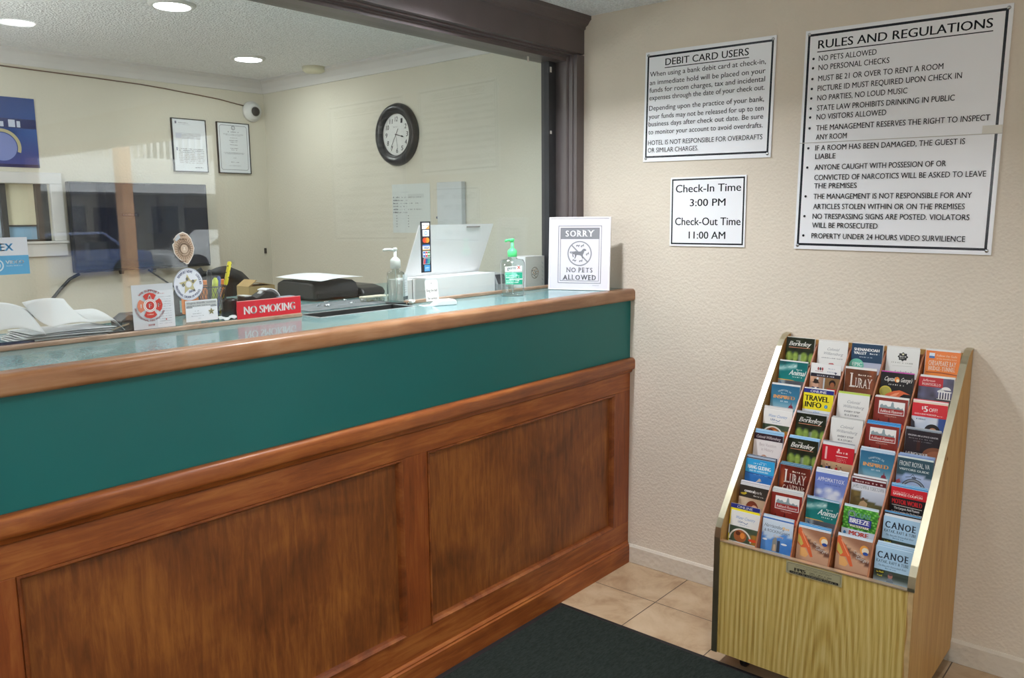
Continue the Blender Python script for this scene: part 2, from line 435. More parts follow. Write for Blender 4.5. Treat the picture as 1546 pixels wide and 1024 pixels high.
# lobby baseboard on the sign wall: same paint as the wall, scuffed
def scuffed():
    m = plaster('scuffed_baseboard_paint', 'D6CDBE', 50, .3); nt = m.node_tree; b = nt.nodes['Principled BSDF']; L = nt.links.new; N = nt.nodes.new
    src = b.inputs['Base Color'].links[0].from_socket
    tc = N('ShaderNodeTexCoord'); mp = N('ShaderNodeMapping'); mp.inputs['Scale'].default_value = (1, 7, 30); L(tc.outputs['Object'], mp.inputs[0])
    n = N('ShaderNodeTexNoise'); n.inputs['Scale'].default_value = 2.2; n.inputs['Detail'].default_value = 8; n.inputs['Roughness'].default_value = .75; L(mp.outputs[0], n.inputs['Vector'])
    r = N('ShaderNodeMapRange'); r.inputs[1].default_value = .6; r.inputs[2].default_value = .72; r.inputs[4].default_value = .55; L(n.outputs['Fac'], r.inputs[0])
    mx = N('ShaderNodeMix'); mx.data_type = 'RGBA'; L(r.outputs[0], mx.inputs[0]); L(src, mx.inputs[6]); mx.inputs[7].default_value = (*lin('6E625A'), 1)
    L(mx.outputs[2], b.inputs['Base Color']); return m
setting('baseboard_right', MB().prism([(-.012, 0), (-.012, .072), (-.006, .082), (0, .082), (0, 0)], 1, -2.42, .0), scuffed(), bevel=.002)

# lobby: end walls (the front one with an added daylight window) and a storefront window further along the sign wall, beside the photographer
setting('wall_front', MB().box(XW-.1, -3.9, YF-.1, YF, 0, ZC).box(-2.0, .12, YF-.1, YF, 0, ZC).box(-3.9, -2.0, YF-.1, YF, 0, .12).box(-3.9, -2.0, YF-.1, YF, 2.12, ZC), m_lobby)
w4 = struct(bpy.data.objects.new('added_window_4', None)); C.objects.link(w4); w4.location = (-2.1, YF, .12); w4['_o'] = tuple(w4.location)  # unseen window, added to bring more daylight onto the counter front
MB().box(-3.9, -2.0, YF-.06, YF-.055, .16, 2.08).build('pane', m_glass, w4)
b = MB().box(-3.9, -2.0, YF-.1, YF, .12, .17).box(-3.9, -2.0, YF-.1, YF, 2.07, 2.12)
for x in (-3.88, -2.95, -2.03): b.box(x-.03, x+.03, YF-.1, YF+.01, .17, 2.07)
b.build('window_frame', m_white, w4)
win = struct(bpy.data.objects.new('window_1', None)); C.objects.link(win); win.location = (.06, -4.35, .12); win['_o'] = tuple(win.location)
m_post = wood('pale_post_wood', 'C49A78', 'DDB490', 'E8C4A4', grain=(12, 12, 1))
b = MB()
for y in (-2.48, -5.84): b.box(-.012, .10, y-.06, y+.06, .12, 2.12)
b.box(0, .10, -5.9, -2.42, .12, .20).box(0, .10, -5.9, -2.42, 2.06, 2.12)
b.build('window_frame', m_post, win)
MB().box(.05, .055, -5.8, -2.5, .18, 2.08).build('pane', m_glass, win)
# outside: parking lot and the motel block across it
setting('ground', MB().box(-30, 60, -60, YF-.1, -.25, -.15).box(.12, 60, YF-.1, 30, -.25, -.15), mat('concrete_lot', '888886', .9, noise=.15, nscale=20))
blk = struct(bpy.data.objects.new('exterior', None)); C.objects.link(blk); blk.location = (14, -25, -.15); blk['_o'] = tuple(blk.location)
mw2 = mat('weathered_white', 'D8DADF', .7)
MB().box(-6, 40, -30, -26, -.15, 7).build('wall', mat('motel_stucco', 'A9A6A0', .8), blk)
MB().box(-6, 40, -26, -24, 2.35, 3.45).build('balcony_fascia', mw2, blk)
b = MB()
for k in range(210): b.box(-5.9+k*.22, -5.84+k*.22, -24.08, -24.02, 3.45, 4.4)
b.box(-6, 40, -24.1, -24, 4.4, 4.55).build('balcony_railing', mw2, blk)
b = MB()
for k in range(14):
    x = -5+k*3.2; b.box(x, x+.95, -26.03, -25.97, -.15, 1.95).box(x, x+.95, -26.03, -25.97, 3.45, 5.5).box(x+1.2, x+2.6, -26.03, -25.97, .7, 1.9)
b.build('doors', mat('motel_door_paint', '3E4454', .6), blk)
MB().box(1.86, 2.0, -8.2, -8.02, -.15, 3.0).box(1.8, 6, -8.25, -7.95, 2.75, 3.0).build('canopy_post', mat('tan_post_paint', 'E0AE88', .6), blk)
def parked_car(x, y, col, label):
    t = thing('car', label, 'car', (x, y, -.15)); m = mat('car_paint_'+col, col, .2, coat=1, noise=0)
    q = [(-2.1, .05), (-2.15, .5), (-1.9, .62), (-1.1, .70), (-.5, 1.18), (.9, 1.2), (1.5, .75), (2.1, .66), (2.15, .3), (2.1, .05)]
    MB().prism([(x+a_, z_) for a_, z_ in q], 1, y-.85, y+.85).build('body', m, t, bevel=.08)
    MB().prism([(x+a_, z_) for a_, z_ in ((-.98, .74), (-.45, 1.12), (.85, 1.14), (1.3, .76))], 1, y-.86, y+.86).build('window', mat('car_glass', '20252C', .1, noise=0), t)
    for dx in (-1.35, 1.35):
        for dy in (-.8, .8): MB().lathe([(.001, -.1), (.31, -.1), (.33, 0), (.31, .1), (.001, .1)], x+dx, y+dy, .18, n=24, axis=1).build('wheel', mat('tyre', '202022', .8), t)
for k, (x, y, c, l) in enumerate(((5.5, -20, '5D6C96', 'blue car parked outside, mirrored faintly in the dark screen'), (10.5, -20.5, 'C8CCD2', 'silver car parked outside beside the blue one'), (15.5, -20, '2E3A66', 'navy car parked outside beyond the silver one'))): parked_car(x, y, c, l)

# ================================================================ FRONT DESK
XL = -3.95
m_rail = wood('stained_maple_rail', '6B330F', '9A5220', 'BE7838', grain=(1.2, 14, 14), scale=4, blotch=.35, coat=.08, rough=.45)
m_edge = wood('counter_edge_wood', '7E4E2C', 'A6744C', 'C29A74', grain=(1.2, 12, 12), scale=4, blotch=.45, rough=.42)
m_stile = wood('stained_maple_stile', '6A310E', '92491B', 'B06A2E', grain=(14, 14, 1.2), scale=4, blotch=.35, coat=.08, rough=.45)
m_panel = wood('stained_plywood_panel', '4A250C', '84491C', 'B4702F', grain=(15, 15, 1.7), scale=4.5, blotch=.52, rough=.45, coat=.1)
m_teal = mat('teal_laminate_face', '0A6D6B', .42, noise=.05, nscale=2.5)
m_top = mat('teal_laminate_top', '6F9494', .24, noise=.1, nscale=150, coat=.3)
desk = thing('reception_counter', 'long wooden reception counter with a teal laminate band and top', 'counter', (-2, .35, 0))
ZT = 1.194
# laminate top, cut round the cash tray
TX0, TX1, TY0, TY1 = -1.39, -1.0, .245, .36
b = MB().box(XL, TX0, .033, .66, 1.15, ZT).box(TX1, 0, .033, 1.12, 1.15, ZT).box(TX0, TX1, .033, TY0, 1.15, ZT).box(TX0, TX1, TY1, 1.12, 1.15, ZT)
top = b.build('countertop', m_top, desk)
prof = []
for cy, cz, a0 in ((-.02+.013, 1.195-.013, 90), (-.02+.011, 1.147+.011, 180)):
    r = .013 if a0 == 90 else .011
    prof += [(cy+r*math.cos(math.radians(a0+i*18)), cz+r*math.sin(math.radians(a0+i*18))) for i in range(6)]
prof += [(.033, 1.147), (.033, 1.195)]
MB().prism(prof, 0, XL, -.0005, smooth=True).build('edge_trim', m_edge, top)
MB().box(XL, -.0005, .002, .03, .895, 1.15).build('teal_band', m_teal, desk)
# chair rail under the band
prof = []
for cy, cz, a0, r in ((-.012, .892, 90, .012), (-.014, .866, 180, .01)):
    prof += [(cy+r*math.cos(math.radians(a0+i*18)), cz+r*math.sin(math.radians(a0+i*18))) for i in range(6)]
prof += [(-.010, .854), (-.010, .846), (-.004, .84), (.02, .84), (.02, .904)]
MB().prism(prof, 0, XL, -.0005, smooth=True).build('chair_rail', m_rail, desk)
# face frame, panels, panel moulding, kick board
px = [(-3.55, -2.475), (-2.365, -1.292), (-1.187, -.118)]
PZ0, PZ1 = .18, .765
MB().box(XL, -.0005, 0, .022, PZ1, .842).build('top_rail', m_rail, desk, bevel=.0015)
MB().box(XL, -.0005, 0, .022, .085, PZ0).build('bottom_rail', m_rail, desk, bevel=.0015)
xs = [XL]+[x for p in px for x in p]+[-.0005]
for k in range(0, len(xs), 2):
    MB().box(xs[k], xs[k+1], 0, .022, PZ0, PZ1).build('stile', m_stile, desk, bevel=.0015)
for x0, x1 in px:
    p = MB().box(x0, x1, .016, .024, PZ0, PZ1).build('panel', m_panel, desk)
    b = MB(); t = .016
    # quarter-round bead mitred round the opening
    q = [(0, 0), (0, -.004), (.35, -.004), (.75, .004), (1, .016), (0, .016)]
    n = len(q); rings = []
    for cx, cz, sx, sz in ((x0, PZ0, 1, 1), (x1, PZ0, -1, 1), (x1, PZ1, -1, -1), (x0, PZ1, 1, -1)):
        rings.append([(cx+sx*t*u, yy, cz+sz*t*u) for u, yy in q])
    vs = [v for r in rings for v in r]
    fs = [(i*n+k, ((i+1) % 4)*n+k, ((i+1) % 4)*n+(k+1) % n, i*n+(k+1) % n) for i in range(4) for k in range(n)]
    b.add(vs, fs).build('bead', wood('stained_maple_bead', '5E2C10', '8C4A20', 'AE6A34', grain=(3, 3, 3), scale=3), p)
MB().prism([(-.014, 0), (-.014, .078), (-.010, .083), (-.010, .088), (-.003, .095), (.022, .095), (.022, 0)], 0, XL, -.012).build('kick_board', m_rail, desk)
MB().box(XL, -.001, .03, .62, 0, 1.15).build('body', mat('desk_carcass', '6B5A46', .6), desk)

# ---------------------------------------------------------------- glazed partition on the desk
part = struct(bpy.data.objects.new('window_2', None)); C.objects.link(part); part.location = (-2, .335, ZT); part['_o'] = tuple(part.location)
MB().box(XL, -.0, .332, .338, 1.2, 2.16).build('pane', m_glass, part)
# header: flat casing board, stepped inner lip, crown against the ceiling (all painted dark brown)
hp = [(.40, 2.137), (.29, 2.137), (.29, 2.150), (.283, 2.152), (.283, 2.158), (.262, 2.158), (.262, 2.165), (.245, 2.167), (.245, 2.262), (.238, 2.266), (.238, 2.274), (.226, 2.282), (.216, 2.296), (.210, 2.300), (.210, ZC), (.40, ZC)]
MB().prism(hp, 0, XL-.25, 0).build('frame_header', m_brown, part)
jp = [(0, .40), (0, .245), (-.052, .245), (-.052, .262), (-.057, .264), (-.057, .283), (-.062, .285), (-.066, .29), (-.066, .328), (-.066, .342), (-.066, .40)]
MB().prism(jp, 2, ZT, 2.16).build('frame_jamb', m_brown, part)
MB().box(-.114, 0, .345, .385, ZT, 2.137).build('frame_stop', mat('charcoal_board', '35353A', .6, noise=.2, nscale=5, stretch=(6, 6, 1)), part)
m_strip = wood('worn_sill_strip', '8A6A52', 'A88970', 'BFA48C', grain=(1.5, 10, 10))
MB().box(XL, TX0-.02, .312, .332, ZT, 1.206).box(TX1+.03, -.066, .312, .332, ZT, 1.206).build('sill_strip', m_strip, part, bevel=.002)
MB().box(XL-.25, XL, .245, .40, 0, 2.137).build('frame_end', m_brown, part)

# ---------------------------------------------------------------- recessed lamps and added fill globes
m_lens = mat('lamp_lens', 'FFFFFF', .5, noise=0, emit='F8FBFF', estr=14)
m_can = mat('lamp_trim', 'CFCFCD', .4, noise=.02)
def downlight(x, y, p, label, group):
    t = thing('recessed_downlight', label, 'ceiling light', (x, y, ZC), group=group)
    MB().lathe([(.062, -.004), (.068, -.010), (.082, -.008), (.088, -.001), (.088, 0)], x, y, ZC, n=36).build('trim_ring', m_can, t)
    MB().lathe([(.001, -.0125), (.06, -.0115), (.066, -.0105), (.066, -.009), (.001, -.009)], x, y, ZC, n=36).build('lens', m_lens, t)
    area_light('downlight_lamp', (x, y, ZC-.02), p, .13, (.94, .985, 1.05) if group.startswith('lobby') else (.95, 1.0, .97), spread=SPREAD if group.startswith('lobby') else PI)
downlight(*OFFICE[0], P_OFFICE[0], 'bright round recessed lamp in the office ceiling, the larger-looking one by the glass', 'office ceiling lamps')
downlight(*OFFICE[1], P_OFFICE[1], 'bright round recessed lamp in the office ceiling near the corner with the camera dome', 'office ceiling lamps')
for (x, y), p in list(zip(LOBBY, P_LOBBY))[:2]: downlight(x, y, p, 'round recessed lamp in the lobby ceiling out of view', 'lobby ceiling lamps')
def globe(x, y, z, p, label, col):
    """unseen opal globe added as fill light for ceiling and walls"""
    t = thing('fill_globe', label, 'ceiling light', (x, y, ZC))
    MB().lathe([(.05, 0), (.05, -.02), (.008, -.03), (.008, z-ZC+.14), (.04, z-ZC+.135), (.045, z-ZC+.10), (.001, z-ZC+.10)], x, y, ZC, n=24).build('stem', m_can, t)
    MB().lathe([(.001, -.13)]+[(.13*math.sin(math.radians(a)), -.13*math.cos(math.radians(a))) for a in range(15, 166, 15)]+[(.001, .13)], x, y, z, n=28).build('globe', mat('opal_glass', 'F4F4F0', .4, noise=0, emit='FFFDF8', estr=4), t)
    l = bpy.data.lights.new('fill_globe_lamp', 'POINT'); l.energy = p; l.shadow_soft_size = .145; l.color = col
    o = bpy.data.objects.new('fill_globe_lamp', l); C.objects.link(o); o.location = (x, y, z)
globe(*LOBBY[2], 1.72, P_LOBBY[2], 'added white fill globe over the lobby out of view', (.95, .985, 1.03))
globe(*OFFICE[2], 1.72, P_OFFICE[2], 'added white fill globe at the far end of the office out of view', (.96, 1.0, 1.0))
x, y = -.08, 2.0
tag(MB().lathe([(.001, -.03), (.045, -.03), (.058, -.022), (.062, 0), (.001, 0)], x, y, ZC, n=32).build('smoke_detector', mat('yellowed_plastic', 'D9D6BE', .5), off=(x, y, ZC)),
    'small round cream smoke detector on the office ceiling by the crown moulding', 'smoke detector')

# ---------------------------------------------------------------- door mat
def mat_green():
    m = mat('ribbed_green_carpet', '2A302C', .95, noise=.3, nscale=60, bump=.9, bscale=160, stretch=(1, 3, 1), spec=.1); return m
t = thing('entrance_mat', 'dark green ribbed floor mat with a black rubber border along the counter', 'mat', (-1.7, -.9, 0))
MB().box(-3.6, -.511, -2.2, -.018, .0005, .005).build('rubber_border', mat('black_rubber', '1A1718', .6, noise=.1), t, bevel=.002)
def pile(u, v): return (-3.575+u*3.042, -2.175+v*2.132, .0085+.0008*hsh(u*90, v*60))
MB().box(-3.575, -.533, -2.175, -.043, .004, .009).build('carpet', mat_green(), t, bevel=.002)

# ================================================================ WALL SIGNS
INK = '23262E'
m_screw = mat('steel_screw', 'B9BCC0', .25, metal=1, noise=.03)
RW = (0, 0, -PI/2)                      # local -Y faces the lobby from the sign wall
def wall_sign(name, label, y, z, w, h, draw, th=.004, screws=True, tilt=0.0, parts=1):
    t = thing(name, label, 'sign', (0, y, z), (0, tilt, -PI/2), group=None, world=False)
    sh = Sheet(w, h); draw(sh)
    o = sh.build('panel', 'F3F4F8', th, t, rough=.25, matname='glossy_sign_plastic'); o.location = (0, -th-.001, 0)
    if screws:
        for sx, sz in ((-1, 1), (1, 1), (-1, -1), (1, -1)):
            b = MB().lathe([(.0005, -.0035), (.004, -.003), (.0058, -.001), (.006, 0)], sx*(w/2-.0125), -th-.001, h/2+sz*(h/2-.0125), n=14, axis=1)
            b.build('screw', m_screw, t)
    return t
def d_debit(s):
    s.frame(.009, .013, .526, .408, .0075, INK)
    s.text('DEBIT CARD USERS', .089, .057, .027, INK, w=.344, bold=.012); s.line([(.087, .0655), (.435, .0655)], .003, INK)
    L = ['When using a bank debit card at check-in,', 'an immediate hold will be placed on your', 'funds for room charges, tax and incidental', 'expenses through the date of your check out.',
         'Depending upon the practice of your bank,', 'your funds may not be released for up to ten', 'business days after check out date. Be sure', 'to monitor your account to avoid overdrafts.']
    for t, y in zip(L, (.094, .126, .155, .184, .224, .256, .285, .316)): s.text(t, .022, y, .0195, INK, w=.478, bold=.006)
    s.text('HOTEL IS NOT RESPONSIBLE FOR OVERDRAFTS', .022, .358, .019, INK, w=.479, bold=.006)
    s.text('OR SIMILAR CHARGES.', .022, .387, .019, INK, w=.223, bold=.006)
wall_sign('debit_card_sign', 'white wall sign headed debit card users, above the small check-in time sign', -.318, 1.706, .535, .423, d_debit, tilt=math.radians(.9))
def d_check(s):
    s.frame(.006, .006, .311, .260, .006, INK)
    s.text('Check-In Time', .023, .058, .031, INK, w=.274, bold=.012)
    s.text('3:00 PM', .086, .112, .029, INK, w=.15, bold=.012)
    s.text('Check-Out Time', .023, .185, .031, INK, w=.276, bold=.012)
    s.text('11:00 AM', .084, .237, .029, INK, w=.155, bold=.012)
wall_sign('check_in_time_sign', 'small square white sign giving check-in and check-out times', -.338, 1.376, .317, .267, d_check, screws=False)
RULES = [("NO PETS ALLOWED", .050, .104, .190), ("NO PERSONAL CHECKS", .051, .135, .231), ("MUST BE 21 OR OVER TO RENT A ROOM", .052, .171, .393), ("PICTURE ID MUST REQUIRED UPON CHECK IN", .052, .204, .448),
         ("NO PARTIES, NO LOUD MUSIC", .053, .236, .291), ("STATE LAW PROHIBITS DRINKING IN PUBLIC", .054, .270, .431), ("NO VISITORS ALLOWED", .054, .300, .230), ("THE MANAGEMENT RESERVES THE RIGHT TO INSPECT", .055, .337, .533),
         ("-ANY ROOM", .056, .368, .105), ("IF A ROOM HAS BEEN DAMAGED, THE GUEST IS", .056, .405, .469), ("-LIABLE", .058, .434, .070), ("ANYONE CAUGHT WITH POSSESION OF OR", .058, .471, .418),
         ("-CONVICTED OF NARCOTICS WILL BE ASKED TO LEAVE", .059, .506, .532), ("-THE PREMISES", .060, .535, .145), ("THE MANAGEMENT IS NOT RESPONSIBLE FOR ANY", .060, .571, .497), ("-ARTICLES STOLEN WITHIN OR ON THE PREMISES", .061, .606, .479),
         ("NO TRESPASSING SIGNS ARE POSTED. VIOLATORS", .061, .640, .495), ("-WILL BE PROSECUTED", .061, .671, .221), ("PROPERTY UNDER 24 HOURS VIDEO SURVILIENCE", .061, .708, .488)]
def d_rules(s):
    s.frame(.009, .012, .612, .734, .008, INK)
    s.text('RULES AND REGULATIONS', .045, .063, .029, INK, w=.528, bold=.014); s.line([(.043, .0735), (.575, .0735)], .0032, INK)
    for t, x, y, w in RULES:
        if t[0] != '-': s.ell(.032, y-.009, .0042, .0042, INK, n=14)
        s.text(t.lstrip('-'), x, y, .019, INK, w=w, bold=.008)
    s.rect(0, .3765, .624, .3785, 'B5B0A8')           # the join between its two sheets
    s.rect(.57, .352, .624, .3765, 'DDD9CF')
wall_sign('rules_sign', 'large tall white sign headed rules and regulations, with a bulleted list', -.998, 1.370, .624, .747, d_rules, tilt=math.radians(.8))

# ================================================================ ON THE GLASS
GY = .3305                              # lobby face of the pane is .332
def glass_sheet(name, label, cat, x, z, w, h, draw, base, outline=None, tilt=0, unit=1.0, y=GY, group=None, rough=.4):
    sh = Sheet(w, h, unit); draw(sh)
    o = sh.build(name, base, .0008, None, rough=rough, outline=outline, matname='vinyl_sticker')
    o.location = (x, y, z); o.rotation_euler = (0, tilt, 0)
    return tag(o, label, cat, group)
RED = 'C8413A'
def d_iaff(s):   # unit: sheet width .115 x .12
    s.rect(.066, .018, .115, .118, 'E4E6EA')
    for k in range(13): s.scribble(.070, .03+k*.0066, .036, .0016, 'A9ABB2' if k else 'C99', seed=k) if k else s.scribble(.07, .028, .02, .003, 'CC9999', seed=3)
    s.ell(.090, .098, .0016, .0022, RED)
    cx, cy, R = .047, .057, .034
    s.arc('WE SUPPORT', cx, cy, .0405, .0062, RED, 92, 88, bold=.02)
    s.arc('PROFESSIONAL FIRE FIGHTERS', cx, cy, .0405, .0056, RED, 262, 150, bold=.015, inside=True)
    for a in (0, 90, 180, 270):
        p = []
        for d, r in ((-38, .013), (-34, R*.94), (-20, R*1.0), (0, R*1.03), (20, R*1.0), (34, R*.94), (38, .013)):
            an = math.radians(a+d); p.append((cx+r*math.cos(an), cy-r*math.sin(an)))
        s.poly(p, 'D0463C' if a != 180 else 'E08A6C')
    s.ell(cx, cy, .018, .018, 'F2F0EE'); s.ring(cx, cy, .0145, .0155, RED); s.ell(cx, cy, .0115, .0115, RED)
    for t, x, y in (('I', -.0245, .005), ('A', 0, -.019), ('F', .0250, .005), ('F', 0, .0055)):
        s.text(t, cx+x, cy+y, .011, 'F6F2EE', bold=.03, align=.5)
    s.scribble(cx-.009, cy+.0255, .018, .0032, 'F0C8B8', seed=5)
    s.text('2018', cx, .112, .0052, RED, align=.5, bold=.02, w=.018)
glass_sheet('firefighter_decal', 'clear sheet with a red maltese cross decal dated 2018, on the lower glass', 'sticker', -1.871, 1.207, .115, .12, d_iaff, 'D3D6DA')
def d_fop(s):
    c = .045
    s.ring(c, c, .0425, .0435, '8C97B5'); s.arc('NEWPORT NEWS', c, c, .036, .0078, '2B3A78', 108, 78, bold=.03); s.arc('LODGE #25', c, c, .036, .0068, '2B3A78', 22, 52, bold=.03)
    s.arc('FRATERNAL ORDER OF POLICE', c, c, .0355, .0068, '2B3A78', 258, 150, bold=.025, inside=True)
    p = []
    for k in range(10):
        a = PI/2+.12+k*PI/5; r = .029 if k % 2 == 0 else .0125; p.append((c+r*math.cos(a), c-r*math.sin(a)))
    s.poly(p, 'C6BD92'); s.ell(c, c, .0095, .0095, 'E9EAF0'); s.ring(c, c, .0082, .0088, '8E8A70')
    for dx, dy in ((-.004, -.015), (.013, -.008), (-.016, .001)): s.ell(c+dx, c+dy, .0036, .0042, '34383E'); s.ell(c+dx, c+dy, .0014, .0016, 'C9C9BB')
    s.text('2018', c+.008, c+.0245, .0062, '2B3A78', align=.5, w=.019, bold=.03, rise=.25)
circ = lambda cx, cy, rx, ry, n=40: [(cx+rx*math.cos(2*PI*i/n), cy+ry*math.sin(2*PI*i/n)) for i in range(n)]
glass_sheet('police_lodge_sticker', 'round white sticker with blue lettering around a five-pointed star', 'sticker', -1.768, 1.2745, .09, .09, d_fop, 'E9ECF4', outline=circ(.045, .045, .0435, .045), y=GY-.0012)
bo = [(.021, .004), (.032, .0), (.045, .006), (.055, .018), (.060, .034), (.063, .046), (.061, .055), (.058, .066), (.051, .078), (.043, .089), (.038, .090), (.028, .084), (.014, .072), (.009, .066), (.004, .058), (.001, .042), (.0, .034), (.006, .028), (.004, .020), (.012, .010)]
def d_badge(s):
    c = (.0325, .047)
    s.poly([(c[0]+(x-c[0])*.93, c[1]+(y-c[1])*.93) for x, y in bo], 'C2A892')
    s.poly([(c[0]+(x-c[0])*.90, c[1]+(y-c[1])*.90) for x, y in bo], 'CDB49C')
    for k in range(26):
        a = 2*PI*k/26; s.line([(c[0]+.019*math.cos(a), c[1]+.021*math.sin(a)), (c[0]+.0265*math.cos(a), c[1]+.03*math.sin(a))], .0012, '7E6450')
    s.ring(*c, .0175, .0186, '6E5542', ay=1.1); s.ring(*c, .0115, .0125, '6E5542', ay=1.1); s.ell(*c, .0105, .0115, 'D9C3AC')
    s.arc('FIRE DEPARTMENT', c[0], c[1], .0148, .0038, '5B4433', 90, 200, bold=.02)
    s.ell(c[0], c[1]-.002, .004, .005, '8A705B'); s.rect(c[0]-.003, c[1]-.006, c[0]+.003, c[1]+.004, 'EEDDCB')
    s.scribble(.018, .083, .02, .0048, '5B4433', seed=2); s.scribble(.02, .022, .03, .0048, '5B4433', seed=8); s.scribble(.024, .012, .014, .004, '6E5542', seed=4)
    s.poly([(.0135, .011), (.020, .005), (.023, .017), (.010, .026), (.006, .021)], 'C8CDD2')   # worn corner
glass_sheet('badge_decal', 'tan shield-shaped badge decal with a worn corner, stuck over the dark screen', 'sticker', -1.7745, 1.375, .064, .09, d_badge, 'F0E9E0', outline=bo)
def d_card(s):
    s.rect(.002, .003, .094, .0185, 'C9CBC9'); s.text("Virginia Sheriffs' Institute", .004, .0095, .005, '7C8085', w=.088, bold=.015)
    s.rect(.002, .0165, .02, .021, '9A9D9F'); s.rect(.075, .0165, .094, .021, '9A9D9F'); s.scribble(.004, .0165, .086, .003, '8B8F93', seed=4)
    for k, (x, w) in enumerate(((.027, .012), (.02, .03), (.016, .037), (.036, .008))): s.scribble(x, .031+k*.007, w, .0022, 'AAACB0', seed=k)
    p = []
    for k in range(10):
        a = PI/2+k*PI/5; r = .0105 if k % 2 == 0 else .0045; p.append((.0765+r*math.cos(a), .0345-r*math.sin(a)))
    s.poly(p, '8E8558'); s.ell(.0765, .0345, .0035, .0035, '5F5940'); s.ring(.0765, .0345, .0022, .003, 'C9C29C')
glass_sheet('membership_card', 'white card with a gold five-pointed star printed in its corner, taped low on the glass', 'card', -1.7345, 1.2135, .096, .0595, d_card, 'ECEDF0', y=GY-.0024)
def d_lorex(s):
    s.rect(0, .0425, .2, .0875, '62AEDB'); s.text('LOREX', .092, .031, .018, '58A3D8', w=.077, bold=.04)
    s.ring(.130, .065, .0120, .0150, 'D8E8F4'); s.ring(.130, .065, .0060, .0085, 'D8E8F4'); s.text('VIDEO', .149, .062, .0085, 'EAF3FA', w=.040, bold=.03); s.scribble(.150, .068, .036, .003, 'B5D7EE', seed=1)
glass_sheet('video_warning_sticker', 'blue and white video surveillance sticker at the far end of the glass', 'sticker', -2.268, 1.373, .2, .0875, d_lorex, 'DDE3EC')
def d_pay(s):
    W = .05
    s.rect(.008, .005, .044, .027, 'E8E6E2'); s.poly([(.044, .013), (.044, .027), (.024, .027)], 'E0A25E'); s.text('DISCOVER', .010, .016, .0045, '55555A', w=.032, bold=.02)
    s.rect(.010, .030, .042, .053, 'D9E0EC'); s.ring(.026, .0415, .005, .008, '8FA6CC'); s.rect(.0245, .036, .0275, .047, 'A9BAD6')
    s.ell(.020, .067, .0105, .0095, 'D9482E'); s.ell(.032, .067, .0105, .0095, 'E8983A'); s.ell(.026, .067, .0042, .0078, 'DF6A30')
    s.rect(.008, .083, .044, .103, 'E9EAEE'); s.rect(.008, .083, .044, .088, '4E79C0'); s.rect(.008, .0995, .044, .103, 'D9B36A'); s.text('VISA', .026, .0985, .0085, '2C3F82', align=.5, w=.026, bold=.03, shear=.2)
    s.rect(.008, .106, .044, .129, 'E6EBEC')
    for k, c in enumerate(('3E74B8', 'C4424A', '4C9A60')): s.rect(.010+k*.0112, .108, .0205+k*.0112, .127, c); s.rect(.0115+k*.0112, .1145, .019+k*.0112, .120, 'F0F0F0')
    s.poly([(.012, .132), (.044, .132), (.041, .153), (.009, .153)], 'DDE4E6'); s.poly([(.013, .133), (.022, .133), (.019, .152), (.010, .152)], 'C4424A'); s.poly([(.022, .133), (.032, .133), (.029, .152), (.019, .152)], '2E5A8E'); s.poly([(.032, .133), (.043, .133), (.040, .152), (.029, .152)], '3E9A92')
    s.rect(.014, .156, .042, .179, '4C9AD0'); s.text('AMEX', .028, .169, .005, 'EAF3FA', align=.5, w=.02, bold=.03); s.scribble(.017, .175, .021, .003, 'C9E0F0', seed=3)
glass_sheet('payment_card_decal', 'narrow black upright decal strip of seven card payment logos', 'sticker', -.856, 1.30, .05, .183, d_pay, '2A2A30')
for k, (x, z, label) in enumerate(((-.267, 2.122, 'small scrap of clear tape hanging just below the brown header'), (-.118, 2.10, 'pointed scrap of white tape at the top of the dark post'), (-.118, 1.85, 'small square of white tape halfway up the dark post'))):
    o = Sheet(.012, .022 if k < 2 else .013, 1).build('tape_scrap', 'D6D6D0', .0005, None, rough=.3, matname='clear_tape_white'); o.location = (x, GY, z-.01); tag(o, label, 'tape', 'tape scraps on the glass')
def d_smoke(s):
    s.rect(0, 0, .22, .0015, 'F0B8B0'); s.text('NO SMOKING', .021, .0405, .0245, 'F4EFEA', w=.178, bold=.035)
t = thing('no_smoking_sign', 'red engraved no smoking sign standing on the sill strip', 'sign', (-1.517, .3225, 1.2065), world=False)
sh = Sheet(.22, .053); d_smoke(sh); sh.build('plate', 'CE2B36', .004, t, rough=.3, matname='engraved_plastic')
sh = None

